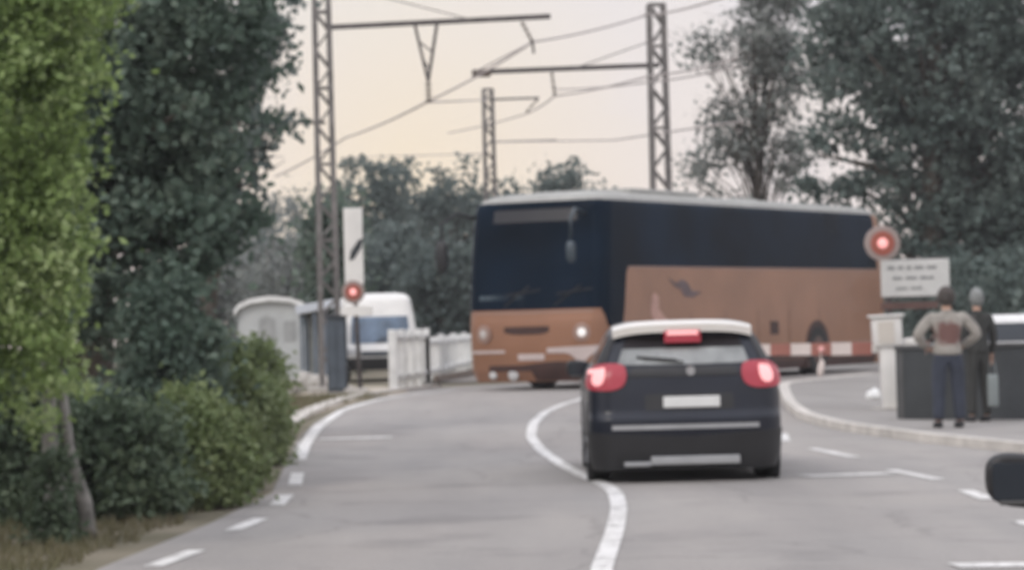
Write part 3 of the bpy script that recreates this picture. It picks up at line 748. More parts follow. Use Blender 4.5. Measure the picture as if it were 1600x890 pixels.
    for s_ in (-1, 1):
        wheel(t, s_ * .77, .78, .325, .22, s_); wheel(t, s_ * .77, 3.36, .325, .22, s_)
        for yy in (.78, 3.36):
            mb = MB(); Mx = Matrix.Translation((s_ * .868, yy, .335)) @ Matrix.Rotation(PI / 2 * s_, 4, 'Y')
            mb.lathe([(.385, -.04), (.385, .012), (.36, .016), (.33, -.02)], Mx, 40); mb.build('wheel_arch', M['black'], t, auto=40)
        # wing mirror: rounded housing on a stalk
        mb = MB(); b = bmesh.new(); bmesh.ops.create_uvsphere(b, u_segments=24, v_segments=14, radius=1)
        for v in b.verts:
            x, y, z = v.co
            x = math.copysign(abs(x) ** .6, x); z = math.copysign(abs(z) ** .7, z); y = math.copysign(abs(y) ** .9, y)
            v.co = Vector((x * .125, max(y, -.55) * .085, z * .088 - .012 * x))
        b.transform(Matrix.Translation((s_ * MX, 2.72, 1.0))); mb.add(b)
        mb.bar((s_ * .82, 2.74, .95), (s_ * (MX - .07), 2.72, .955), .07, .04)
        wm = mb.build('wing_mirror', M['mirror_black'], t, auto=50)
        mb = MB(); mb.box(s_ * MX - .10, s_ * MX + .10, 2.668, 2.674, .94, 1.06, .002); mb.build('mirror_glass', M['glass'], wm)
        mb = MB(); mb.box(s_ * MX - .08, s_ * MX + .08, 2.655, 2.70, .925, .94, .004); mb.build('trim_strip', M['silver_dark'], wm)
        hl = sh.patch('headlamp', M['headglass'], t, s_ * (q_front - .75), s_ * (q_front - 1.15), .72, .88, .012, 8, 4, thick=.02)
        dh = MB(); dh.box(s_ * .872 - .014, s_ * .872 + .014, 1.25, 1.42, .90, .925, .005); dh.build('door_handle', M['black'], t)
    return t, sh
M['rear_glass_sky'] = mat('rear_glass_sky', (.27, .285, .285), .12, var=.35, vscale=3)  # sky reflection painted into the glass as a pale grey
M['spoiler'] = mat('spoiler_sky_sheen', (.80, .77, .72), .25, var=.05, coat=.5)  # sky sheen on the spoiler put into a near-white base colour
M['mirror_black'] = mat('mirror_black', (.012, .012, .014), .5, var=.2)
M['silver_dark'] = mat('silver_dark', (.10, .10, .10), .4, metal=.4)
M['headglass'] = mat('headglass', (.5, .5, .5), .12, var=.05)

cy = 25.9
cx = X2(1072, cy, 690)
suv, _ = make_car('dark navy hatchback seen from behind with its brake lamps lit, waiting before the crossing', 'car', (cx, cy, terr(cx, cy)), R(-.5), M['navy'], True, name='hatchback_car')
M['car_black'] = mat('car_black', (.012, .012, .013), .3, var=.1, coat=.3)
# second dark car, almost wholly outside the right edge: only its left wing mirror and a little of its flank are in view
YM = 9.3
pm = P(1600, 750, YM)
yaw = R(-9)
ml = Vector((-1.0, 2.72, 1.0)); rotm = Matrix.Rotation(yaw, 3, 'Z'); off = rotm @ ml
mcar, _ = make_car('black car mostly outside the right edge, only its rounded wing mirror showing', 'car', (pm.x - off.x, pm.y - off.y, pm.z - 1.0), yaw, M['car_black'])
M['car_white'] = mat('car_white', (.72, .72, .71), .3, var=.04, coat=.4)
wy = 41.0; wx = X2(1562, wy, 520)
make_car('white car parked behind the dark low wall at the right edge, only its roof showing', 'car', (wx - .9, wy + 1.3, terr(wx, wy) + .04), R(-92), M['car_white'])

# coach ------------------------------------------------------------
def coach():
    Y0 = 50.0
    c = P(941, 560, Y0)                               # its near front corner
    th = R(28.5)
    side = Vector((math.sin(th), math.cos(th), 0)); across = Vector((-math.cos(th), math.sin(th), 0))
    W = 1.38
    origin = Vector((c.x, c.y, 0)) + across * W - side * .0
    gz = .28
    t = empty('coach', (origin.x, origin.y, gz), -th, 'copper and black touring coach turning across the level crossing towards the left', 'coach')
    K = 1.38 / 1.275; LN = 13.8
    lv = [(z, w * K, a, LN - b) for z, w, a, b in ((.17, 1.23, .12, .1), (.36, 1.27, .03, .0), (.75, 1.275, .0, .0), (1.2, 1.275, .0, .0), (1.45, 1.272, .03, .01), (2.2, 1.265, .10, .05), (2.9, 1.25, .20, .12), (3.25, 1.235, .27, .18), (3.325, 1.205, .315, .24), (3.40, 1.17, .36, .3), (3.48, 1.02, .55, .5), (3.52, .8, .9, .8))]
    sh = Shell(W, LN, .30, lv, bulge=.10, rr=.22)
    bd = sh.body('body', [M['copper'], M['roofgrey']], t)
    for f in bd.data.polygons:
        if f.center.z > 3.325: f.material_index = 1
    qe = sh.cum[-1]; qc = sh.cum[20 + 7]                # middle of the front corner
    Wf = W - .12
    # front: one black glass sheet wrapping the corners
    sh.patch('windscreen', M['glass_bus'], t, -1.325, 1.325, 1.44, 3.335, .014, 48, 40, thick=.015)
    for s_ in (-1, 1):
        # glossy black side band with the driver's window dropping low, then copper from the belt down
        top = lambda q: 3.245
        lo = lambda q: 1.05 + .32 * sm((abs(q) - 1.8) / .32) ** 1 * 3.3 if abs(q) > 1.72 else 1.10 + .16 * abs(1.52 - abs(q))
        def lo(q):
            a = abs(q)
            if a < 1.50: return 1.42 - .30 * sm((a - 1.33) / .17)
            if a < 2.03: return 1.10 + .05 * (a - 1.45)
            return lerp(1.13, 2.17, sm((a - 2.03) / .16))
        sg = sh.patch('side_glazing', M['glass_bus'], t, s_ * 1.33, s_ * 14.4, lo, 3.325, .012, 190, 32, thick=.012)
        for k in range(4):                               # faint joints between the panes
            q = 4.2 + k * 2.3
            sh.patch('pane_joint', M['glass_bus'], sg, s_ * q, s_ * (q + .015), 2.19, 3.31, .012, 1, 6)
        sh.patch('skirt_shade_band', M['copper_dark'], t, s_ * 3.6, s_ * 14.2, .175, .46, .006, 60, 2, thick=.01)  # skirt band darkened to paint in the shade under the coach
        for k in range(6):
            q = 3.3 + k * 1.55
            sh.patch('hatch_seam', M['copper_dark'], t, s_ * q, s_ * (q + .018), .45, 1.35, .004, 1, 5)
        sh.patch('belt_line', M['seam'], t, s_ * 2.2, s_ * 14.2, 2.135, 2.165, .008, 80, 1)
        sh.patch('rub_strip', M['seam'], t, s_ * 2.2, s_ * 14.2, .62, .655, .010, 80, 1, thick=.01)
        for yy in (2.75, 9.75):
            wheel(t, s_ * 1.22, yy, .50, .30, s_)
            mb = MB(); poly = [(yy - .62, .18), (yy - .62, .6)] + [(yy - .62 * math.cos(a), .6 + .52 * math.sin(a)) for a in np.linspace(.15, PI - .15, 14)] + [(yy + .62, .6), (yy + .62, .18)]
            vs = [(s_ * 1.384, y, z) for y, z in poly] + [(s_ * 1.10, y, z) for y, z in poly]; n = len(poly)
            mb._new(vs, [tuple(range(n)), tuple(range(n, 2 * n))] + [(i, (i + 1) % n, (i + 1) % n + n, i + n) for i in range(n)])
            mb.build('wheel_arch', M['copper_dark'], t)
            mb = MB(); Mx = Matrix.Translation((s_ * 1.388, yy, .5)) @ Matrix.Rotation(PI / 2 * s_, 4, 'Y')
            mb.lathe([(.30, 0), (.49, 0), (.49, .012), (.30, .012)], Mx, 32); mb.build('tyre_face', M['rubber'], t, auto=40)
            mb = MB(); mb.lathe([(.30, .0), (.29, .016), (.12, .022), (.10, .05), (.02, .055)], Mx, 24); mb.build('hub_cap', M['hub'], t, auto=40)
        sh.patch('vent', M['copper_dark'], t, s_ * 8.55, s_ * 8.95, lambda q: .86, lambda q: 1.12, .008, 6, 4, thick=.01)
    # roof fairings
    mb = MB(); mb.box(-1.0, 1.0, 2.1, 5.0, 3.47, 3.60, .05); mb.build('air_conditioner', M['roofgrey'], t, auto=40)
    mb = MB(); mb.box(-.8, .8, 7.2, 8.3, 3.47, 3.56, .04); mb.build('roof_hatch', M['roofgrey'], t, auto=40)
    # front details
    sh.patch('destination_glass', M['joint'], t, -.85, .85, 2.98, 3.20, .022, 20, 3)
    def slot(q): return .0
    sh.patch('grille_slot', M['copper_dark'], t, -.55, .35, lambda q: 1.0 + .05 * min(1, (abs(q + .1) / .45) ** 4), lambda q: 1.14 - .0 * abs(q), .010, 24, 3, thick=.012)
    sh.patch('number_plate', M['plate_dim'], t, -.28, .24, .55, .66, .015, 6, 2, thick=.015)
    sh.patch('bumper_trim', M['plate_dim'], t, .30, 1.30, lambda q: .67 - .18 * math.exp(-((q - .95) / .16) ** 2), lambda q: .75 + .03 * q, .012, 30, 4, thick=.012)
    sh.patch('bumper_trim', M['plate_dim'], t, -1.30, -.55, .68, .73, .012, 30, 3, thick=.012)
    sh.patch('lower_grille', M['copper_dark'], t, -.9, 1.42, lambda q: .19 if q > 0 else .36, lambda q: .46 + .06 * math.exp(-((q - .5) / .5) ** 2), .010, 40, 4, thick=.012)
    sh.patch('front_seam', M['seam'], t, -1.2, 1.2, 1.375, 1.40, .010, 30, 1)
    for s_ in (-1, 1):
        p = sh.pt(s_ * .98, 1.02, .02)
        Mx = Matrix.Translation(p) @ Matrix.Rotation(PI / 2, 4, 'X') @ Matrix.Rotation(R(14) * -s_ * -1, 4, 'Y')
        hp = MB(); hp.lathe([(.16, -.05), (.16, .0), (.13, .01), (.11, .012)], Mx, 28); hl = hp.build('headlamp', M['seam'], t, auto=40)
        cp = MB(); cp.lathe([(.085 if s_ > 0 else .075, -.02), (.075, .016), (.03, .03)], Mx, 28); cp.build('lamp_lens', M['headlamp'] if s_ > 0 else M['headlamp_dim'], hl, auto=40)
    for qq, r in ((-.85, .075), (-.42, .10)):
        p = sh.pt(qq, .30, .02); mb = MB(); mb.lathe([(r, -.04), (r, .0), (r * .6, .02)], Matrix.Translation(p) @ Matrix.Rotation(PI / 2, 4, 'X'), 24); mb.build('fog_lamp', M['headglass'], t, auto=40)
    # wipers
    for x in (-.55, .45):
        mb = MB(); a = sh.pt(x, 1.50, .03); b = sh.pt(x + .5, 1.85, .03); mb.bar(a, b, .02, .02); b2 = sh.pt(x + .72, 1.78, .035); mb.bar(sh.pt(x + .05, 1.70, .035), b2, .02, .025); mb.build('wiper', M['joint'], t)
    # mirrors on arms: the far one hangs out to the left, the near one over the corner pillar
    MS = {-1: 1.0, 1: .68}
    def mirror(s_, q, xx, yy, m_arm):
        a = sh.pt(q, 3.10, .0); mb = MB()
        k = Vector((xx, yy, 3.0)); mb.tube([a, a.lerp(k, .5) + Vector((0, -.1, .12)), k, k + Vector((0, 0, -.35))], [.035, .03, .03, .028], 8)
        ar = mb.build('mirror_arm', m_arm, t, smooth=True)
        mb = MB(); b = bmesh.new(); bmesh.ops.create_uvsphere(b, u_segments=20, v_segments=14, radius=1)
        for v in b.verts: v.co = Vector((math.copysign(abs(v.co.x) ** .7, v.co.x) * .12 * MS[s_], v.co.y * .09, math.copysign(abs(v.co.z) ** .7, v.co.z) * .29 * MS[s_]))
        b.transform(Matrix.Translation(k + Vector((0, 0, -.58)))); mb.add(b); mb.build('mirror_housing', M['mirror_black'] if s_ < 0 else M['mirror_grey'], ar, smooth=True)
    mirror(-1, -1.30, -1.66, -.20, M['mirror_black']); mirror(1, 1.0, .98, -.30, M['mirror_grey'])
    # driver's things behind the glass read as faint pale shapes: dashboard ledge
    sh.patch('dashboard_edge', M['dash'], t, -1.10, -.15, lambda q: 1.62, lambda q: 1.70, .014, 16, 1)
    # printed decals on the side: a dark bird-like motif and a pale curl
    def decal(poly, name, m, s_=1):
        vs = [tuple(sh.pt(s_ * q, z, .008)) for q, z in poly]; me = bpy.data.meshes.new(name); me.from_pydata(vs, [], [tuple(range(len(vs)))]); link(name, me, m, t)
    decal([(3.9, 1.98), (4.25, 1.86), (4.5, 1.93), (4.75, 1.88), (4.95, 1.72), (5.4, 1.70), (5.0, 1.60), (4.6, 1.62), (4.45, 1.76), (4.2, 1.80)], 'motif', M['decal_dark'])
    decal([(3.2, 1.62), (3.32, 1.70), (3.5, 1.62), (3.5, 1.40), (3.8, 1.22), (4.3, 1.12), (3.9, 1.06), (3.4, 1.10), (3.15, 1.30)], 'motif', M['decal_pale'])
    return t, sh
M['joint'] = mat('joint', (.012, .012, .016), .3, var=.1)
M['seam'] = mat('seam', (.30, .20, .165), .45, metal=.15, var=.1)
M['plate_dim'] = mat('plate_dim', (.52, .44, .42), .4, var=.08)
M['hub'] = mat('hub', (.10, .06, .05), .5, metal=.2, var=.1)
M['mirror_grey'] = mat('mirror_grey', (.040, .058, .072), .35, var=.2)
M['dash'] = mat('dash', (.07, .10, .12), .6, var=.2)
M['headlamp_dim'] = mat('headlamp_dim', (.5, .47, .45), .2, var=.05)
M['decal_dark'] = mat('decal_dark', (.11, .075, .08), .5, var=.25, vscale=4)
M['decal_pale'] = mat('decal_pale', (.46, .27, .22), .5, var=.15, vscale=4)
coach()

# white panel van beyond the left signal
def van():
    Y = 63.0; x = X2(597, Y, 560)
    t = empty('panel_van', (x, Y, terr(x, Y)), R(6), 'white van facing the crossing behind the left signal post', 'van')
    lv = [(.25, .78, .05, 4.6), (.45, .84, .0, 4.7), (.62, .85, .0, 4.7), (.74, .845, .08, 4.7), (.82, .83, .22, 4.7), (1.45, .77, .55, 4.68), (1.80, .71, .72, 4.64), (1.88, .66, .85, 4.6), (1.93, .56, 1.2, 4.4), (1.95, .4, 1.5, 4.2)]
    sh = Shell(.85, 4.7, .22, lv, bulge=.08); sh.body('body', M['white'], t)
    sh.patch('windscreen', M['van_glass'], t, -.68, .68, .84, 1.42, .01, 24, 5, thick=.012)
    sh.patch('bumper', M['black'], t, -1.0, 1.0, .26, .52, .015, 24, 4, thick=.02)
    sh.patch('grille', M['slate'], t, -.45, .45, .56, .66, .012, 12, 3)
    for s_ in (-1, 1):
        sh.patch('headlamp', M['headglass'], t, s_ * .52, s_ * .86, .56, .72, .014, 8, 3, thick=.015)
        sh.patch('side_window', M['van_glass'], t, s_ * 1.5, s_ * 2.6, .90, 1.44, .008, 10, 3)
        wheel(t, s_ * .76, .95, .32, .2, s_); wheel(t, s_ * .76, 3.8, .32, .2, s_)
        mb = MB(); mb.box(s_ * .98 - .09, s_ * .98 + .09,   .55, .65, .95, 1.18, .03); mb.build('wing_mirror', M['black'], t, auto=40)
    mb = MB(); mb.bar((-.1, .20, .86), (.4, .36, 1.06), .02); mb.build('wiper', M['black'], t)
M['van_glass'] = mat('van_glass', (.12, .17, .24), .1, var=.5, vscale=2.2)
van()
# ------------------------------------------------------------------ overhead line masts
def lattice(name, u, Y, vtop, w, label, beam=None, seed=1, m='galv'):
    x = X2(u, Y, 600); z0 = terr(x, Y); top = P(u, vtop, Y).z - z0
    t = empty(name, (x, Y, z0), R(8), label, 'mast', 'lattice masts of the overhead line')
    w0 = w * 1.18; w1 = w * .92; d0 = w * .8
    for i, j in ((-1, -1), (1, -1), (1, 1), (-1, 1)):
        mb = MB(); mb.bar((i * w0 / 2, j * d0 / 2, -.1), (i * w1 / 2, j * d0 * .4, top), .085); mb.build('leg', M[m], t)
    mb = MB(); n = int(top / (w * 1.25)); 
    for k in range(n):
        a, b = k / n, (k + 1) / n
        wa, wb = lerp(w0, w1, a) / 2, lerp(w0, w1, b) / 2
        for j in (-1, 1):
            s_ = 1 if (k % 2 == 0) else -1
            mb.bar((-s_ * wa, j * d0 * .42, a * top), (s_ * wb, j * d0 * .42, b * top), .05, .04)
        for i in (-1, 1):
            s_ = 1 if (k % 2 == 0) else -1
            mb.bar((i * wa, -s_ * d0 * .42, a * top), (i * wb, s_ * d0 * .42, b * top), .045, .04)
        if k % 4 == 3:
            for j in (-1, 1): mb.bar((-wb, j * d0 * .42, b * top), (wb, j * d0 * .42, b * top), .04, .05)
    mb.build('lacing', M[m], t)
    mb = MB(); mb.box(-w1 / 2 - .03, w1 / 2 + .03, -d0 * .5, d0 * .5, top - .02, top + .04); mb.build('cap_plate', M[m], t)
    mb = MB(); mb.box(-.4, .4, -.35, .35, -.15, .12, .03); mb.build('footing', M['concrete'], t)
    return t
def rel(t, p): return t.matrix_basis.inverted() @ Vector(p)
def insulator(mb, a, b, r=.055, n=4):
    a = Vector(a); b = Vector(b)
    for k in range(n):
        p = a.lerp(b, (k + .5) / n); q = a.lerp(b, (k + .75) / n); mb.tube([p, q], [r, r * .5], 10)
    mb.tube([a, b], .02, 6)

YL = 53.0
ml_ = lattice('catenary_mast', 517, YL, -70, .27, 'tallest lattice mast, left of the road, its top above the picture', m='galv')
bpy.context.view_layer.update()
# its beam reaches right over the line
a = P(516, 43, YL); b = P(860, 26, 52.6)
mb = MB(); mb.bar(rel(ml_, a), rel(ml_, b), .075, .09); bm_ = mb.build('beam', M['galv_dark'], ml_)
mb = MB(); mb.bar(rel(ml_, P(516, -25, YL)), rel(ml_, P(740, 32, 52.7)), .02); mb.build('stay_rod', M['galv'], ml_)
q0 = P(648, 38, 52.8); q1 = P(683, 36, 52.8); q2 = P(669, 128, 52.8); q3 = P(670, 160, 52.8)
mb = MB()
for q in (q0, q1): mb.bar(rel(ml_, q), rel(ml_, q2), .055)
for f in (.3, .6): mb.bar(rel(ml_, q0.lerp(q2, f)), rel(ml_, q1.lerp(q2, f + .2)), .03)
mb.build('hanging_bracket', M['galv_dark'], ml_)
mb = MB(); insulator(mb, rel(ml_, q2), rel(ml_, q3), .085, 4); mb.build('insulator', M['insul'], ml_, smooth=True)
mb = MB(); insulator(mb, rel(ml_, P(815, 34, 52.6)), rel(ml_, P(832, 66, 52.6)), .06, 4); mb.build('insulator', M['insul'], ml_, smooth=True)
mb = MB(); mb.tube([rel(ml_, P(832, 66, 52.6)), rel(ml_, P(834, 84, 52.6))], .025, 6); mb.build('wire_clamp', M['galv_dark'], ml_)
mb = MB(); mb.tube([rel(ml_, P(508, 192, YL)), rel(ml_, P(456, 191, YL))], .035, 6); mb.build('side_arm', M['galv'], ml_)

YR = 63.0
mr = lattice('catenary_mast', 1041, YR, 8, .34, 'lattice mast right of centre rising behind the coach roof')
bpy.context.view_layer.update()
mb = MB(); mb.bar(rel(mr, P(1030, 102, YR)), rel(mr, P(742, 113, 62)), .085, .10); mb.build('beam', M['galv_dark'], mr)
mb = MB(); mb.box(-.2, .2, -.08, .08, -.09, .07, .02, M=Matrix.Translation(rel(mr, P(752, 114, 62)))); mb.build('beam_end', M['insul'], mr)
mb = MB(); insulator(mb, rel(mr, P(862, 112, 62)), rel(mr, P(867, 150, 62)), .06, 4); mb.build('insulator', M['insul'], mr, smooth=True)
mb = MB(); mb.tube([rel(mr, P(1030, 60, YR)), rel(mr, P(900, 106, 62.4))], .014, 5); mb.build('stay_rod', M['galv'], mr)
YC = 84.0
mc = lattice('catenary_mast', 774, YC, 140, .27, 'smaller distant lattice mast between the other two')
bpy.context.view_layer.update()
mb = MB(); mb.tube([rel(mc, P(762, 156, YC)), rel(mc, P(842, 153, YC))], .04, 6); mb.build('beam', M['galv'], mc); mb = MB(); mb.tube([rel(mc, P(764, 222, YC)), rel(mc, P(870, 219, YC))], .03, 6); mb.build('beam', M['galv'], mc)
mb = MB(); insulator(mb, rel(mc, P(842, 153, YC)), rel(mc, P(822, 176, YC)), .06, 3); mb.build('insulator', M['insul'], mc, smooth=True)

def wire(pts, r, label, sag=.0):
    ps = [P(*q) for q in pts]; out = []
    for a, b in zip(ps[:-1], ps[1:]):
        for k in range(12):
            f = k / 12; out.append(a.lerp(b, f) - Vector((0, 0, sag * 4 * f * (1 - f))))
    out.append(ps[-1]); o = out[0]
    mb = MB(); mb.tube([p - o for p in out], r, 6)
    w = mb.build('overhead_wire', M['wire'], None, smooth=True); w.location = o
    return tag(w, label, 'wire', 'overhead wires')
M['wire'] = mat('wire', (.42, .38, .37), .6, metal=.2)
wire([(430, 276, 78), (540, 215, 70), (670, 158, 52.8), (832, 66, 52.6), (1010, 24, 60), (1130, -4, 48)], .022, 'wire climbing from the hanging bracket to the top of the right mast', .05)
wire([(700, 208, 90), (822, 178, 84), (867, 150, 62), (1018, 118, 50), (1150, 92, 44)], .020, 'wire running from the small mast past the lower insulator to the right', .04)
wire([(670, 160, 52.8), (762, 156, 84)], .020, 'nearly level wire between hanging bracket and small mast')
wire([(770, 222, 84), (960, 219, 70), (1060, 204, 60), (1160, 190, 56)], .022, 'lowest wire crossing behind the right mast')
wire([(867, 140, 62), (1018, 128, 52), (1150, 104, 46)], .018, 'second thin wire right of the lower insulator', .03)
wire([(540, 246, 110), (764, 240, 84)], .018, 'distant wire just above the tree tops')
wire([(742, 113, 62), (832, 66, 52.6)], .018, 'short wire rising from the right beam end to the upper insulator')

# ------------------------------------------------------------------ level crossing equipment
def signal_head(t, c, r):
    Mx = Matrix.Translation(c) @ Matrix.Rotation(PI / 2, 4, 'X')
    mb = MB(); mb.lathe([(r, -.06), (r, -.01), (r * .97, .0), (r * .70, .004)], Mx, 40); bk = mb.build('backing_disc', M['ring'], t, auto=30)
    mb = MB(); mb.lathe([(r * .68, -.02), (r * .68, .016), (r * .60, .02), (r * .30, .012)], Mx, 40); mb.build('lamp_ring', M['lamp_sigring'], bk, auto=30)
    mb = MB(); mb.lathe([(r * .29, -.01), (r * .29, .022), (r * .2, .04), (r * .05, .048)], Mx, 30); mb.build('lamp_lens', M['lamp_sig'], bk, auto=60)
    mb = MB(); mb.lathe([(r * .5, .06), (r * .5, .16), (r * .3, .2)], Matrix.Translation(c) @ Matrix.Rotation(-PI / 2, 4, 'X'), 24); mb.build('housing', M['black'], bk, auto=30)
M['ring'] = mat('ring', (.30, .24, .22), .6, var=.08)
YS = 43.3
x = X2(1392, YS, 640); z0 = terr(x, YS) + .1
t = empty('crossing_signal', (x, YS + .35, z0), 0, 'tall crossing signal right of the road, glowing red disc above a white text plate', 'signal')
c = P(1383, 379, YS) - t.location
post_x = c.x
mb = MB(); mb.tube([(post_x + .16, .12, -.05), (post_x + .05, .12, c.z + .1)], .045, 14); mb.build('post', M['galv_dark'], t, smooth=True)
signal_head(t, Vector((c.x, -.05, c.z)), .27)
pa = P(1380, 405, YS) - t.location; pb = P(1489, 462, YS) - t.location
mb = MB(); w_ = 1.04; h_ = .56; cc = Vector(((pa.x + pb.x) / 2, -.04, (pa.z + pb.z) / 2))
mb.box(cc.x - w_ / 2, cc.x + w_ / 2, cc.y - .012, cc.y + .012, cc.z - h_ / 2, cc.z + h_ / 2, .01); pt_ = mb.build('text_plate', M['sign_white'], t)
rnd = random.Random(4)
for row, (zz, xa, xb, hh) in enumerate(((.155, -.42, .36, .062), (.0, -.34, .34, .055), (-.155, -.30, .10, .045))):
    xx = xa
    while xx < xb - .05:                               # illegible words: each one a low band of joined strokes
        nw = rnd.randint(3, 7); mb = MB(); x0 = xx; pz = []
        for q in range(nw * 2):
            pz.append((x0 + q * .016, zz - hh / 2 + (hh * .35 if q % 2 else 0)))
        top_ = [(x0 + q * .016, zz + hh / 2 - (hh * .3 * rnd.random())) for q in range(nw * 2)][::-1]
        mb.prism([(cc.x + x_, cc.z + z_) for x_, z_ in pz + top_], cc.y - .0165, cc.y - .0125); mb.build('lettering', M['letters'], pt_)
        xx = x0 + nw * .032 + .03
M_ = None
mb = MB(); mb.box(cc.x - .52, cc.x + .35, .0, .05, cc.z - .47, cc.z - .36, .01); mb.build('cross_bracket', M['bracket'], t)
mb = MB(); mb.box(cc.x - .50, cc.x + .50, -.02, .0, cc.z - .30, cc.z + .30, .01) ; mb.build('plate_frame', M['galv_dark'], t)

# barrier machine with half-barrier reaching left over the lane
YB = 42.6
x = X2(1392, YB, 640); z0 = terr(x, YB) + .1
t = empty('level_crossing_barrier', (x, YB, z0), 0, 'white barrier machine with its red and white arm lowered in front of the coach', 'barrier')
tl_ = R(-2)
Mt = Matrix.Rotation(tl_, 4, 'Y')
mb = MB(); mb.box(-.115, .115, -.12, .12, 0, 1.02, .02, M=Mt); mb.build('pedestal', M['white'], t, auto=30)
mb = MB(); mb.box(-.20, .22, -.18, .18, .93, 1.36, .035, M=Mt); hd = mb.build('machine_cabinet', M['white'], t, auto=30)
mb = MB(); mb.box(-.14, .10, -.192, -.182, .98, 1.30, .004, M=Mt); mb.build('cabinet_door', M['cab_door'], hd)
mb = MB(); mb.box(-.24, .26, -.22, .22, 1.362, 1.40, .012, M=Mt); mb.build('cabinet_lid', M['white'], hd)
mb = MB(); mb.box(.20, .62, -.07, .07, .88, 1.02, .03, M=Mt @ Matrix.Rotation(R(-3), 4, 'Y')); mb.build('counterweight', M['white'], t, auto=30)
mb = MB(); mb.box(-.25, .25, -.25, .25, -.04, .03, .01); mb.build('base_plate', M['concrete'], t)
arm = empty('arm', (0, 0, 0)); arm.parent = t
pR = P(1362, 544, YB) - t.location; 
for k in range(10):
    a = pR + Vector((-.30 * k, 0, .004 * k)); b = a + Vector((-.30, 0, .004))
    mb = MB(); mb.bar(a, b - Vector((-.002, 0, 0)), .045, .19 - .005 * k); mb.build('arm_band', M['white_arm'] if k % 2 else M['red_arm'], arm)
mb = MB(); mb.bar(pR + Vector((.28, .0, .0)), pR + Vector((.002, 0, 0)), .06, .12); mb.build('arm_root', M['white'], arm)
q = P(1283, 575, YB - .05) - t.location; mb = MB(); mb.bar(q + Vector((0, .02, .28)), q, .015); b_ = bmesh.new(); bmesh.ops.create_icosphere(b_, subdivisions=3, radius=1)
for v in b_.verts: v.co = Vector((v.co.x * .055 + v.co.z * .02, v.co.y * .03, v.co.z * .13)) + q
mb.add(b_); mb.build('hanging_weight', M['white_arm'], arm, smooth=True)
for k in (2, 5): 
    q = pR + Vector((-.30 * k - .15, -.04, .01)); mb = MB(); mb.lathe([(.04, 0), (.045, .02), (.02, .035)], Matrix.Translation(q) @ Matrix.Rotation(PI / 2, 4, 'X'), 16); mb.build('arm_reflector', M['pinkish'], arm)
M_ = None
# small pale stone at its foot
p = G(1365, 624, .1)
mb = MB(); b = bmesh.new(); bmesh.ops.create_icosphere(b, subdivisions=3, radius=.11)
for v in b.verts: v.co += v.co.normalized() * .02 * math.sin(v.co.x * 40 + v.co.y * 25); v.co.z = max(v.co.z, -.06)
mb.add(b); o = mb.build('stone', M['white_worn'], None, smooth=True); o.location = (p.x, p.y, terr(p.x, p.y) + .16); tag(o, 'small pale stone on the pavement by the foot of the barrier machine', 'stone')

# left signal with the tall white board over it
YS2 = 50.5
x = X2(553, YS2, 600); z0 = terr(x, YS2)
t = empty('crossing_signal', (x, YS2, z0), 0, 'left crossing signal, red lamp under a tall white board with black slash', 'signal')
c = P(552, 456, YS2) - t.location
mb = MB(); mb.tube([(c.x + .08, .1, -.05), (c.x - .02, .1, P(552, 330, YS2).z - z0)], .04, 12); mb.build('post', M['galv_dark'], t, smooth=True)
signal_head(t, Vector((c.x, -.06, c.z)), .205)
lo_ = P(556, 440, YS2) - t.location; hi_ = P(551, 325, YS2) - t.location
mb = MB(); mb.box(hi_.x - .165, hi_.x + .165, -.02, .02, lo_.z - .05, hi_.z, .012); bd_ = mb.build('marker_board', M['white'], t)
sc_ = P(556, 390, YS2) - t.location
mb = MB(); mb.prism([(sc_.x - .12, sc_.z - .19), (sc_.x - .04, sc_.z - .17), (sc_.x + .10, sc_.z + .04), (sc_.x + .13, sc_.z + .19), (sc_.x + .06, sc_.z + .18), (sc_.x - .09, sc_.z - .03)], -.028, -.0225); mb.build('slash', M['ink'], bd_)
mb = MB(); mb.box(c.x - .17, c.x + .33, -.03, .02, c.z - .42, c.z - .24, .02); mb.build('text_plate', M['white'], t)
mb = MB(); mb.box(c.x - .2, c.x + .2, -.1, .25, -.05, .12, .02); mb.build('footing', M['concrete'], t)

# dark equipment cabinet at the foot of the left mast and slim dark posts
def cabinet():
    Y = 51.4; x = X2(528, Y, 590); z0 = terr(x, Y)
    t = empty('equipment_cabinet', (x, Y, z0), 0, 'narrow slate-blue cabinet standing at the foot of the left mast', 'cabinet')
    mb = MB(); mb.box(-.17, .17, -.2, .2, .05, 1.38, .015); mb.build('body', M['slate'], t, auto=30)
    mb = MB(); mb.box(-.145, -.005, -.214, -.204, .12, 1.30, .004); mb.build('door', M['slate2'], t)
    mb = MB(); mb.box(.010, .145, -.214, -.204, .12, 1.30, .004); mb.build('door', M['slate2'], t)
    mb = MB(); mb.box(-.2, .2, -.24, .24, 1.381, 1.41, .008); mb.build('lid', M['slate'], t)
    mb = MB(); mb.box(-.2, .2, -.23, .23, -.08, .048, .01); mb.build('plinth', M['concrete'], t)
cabinet()

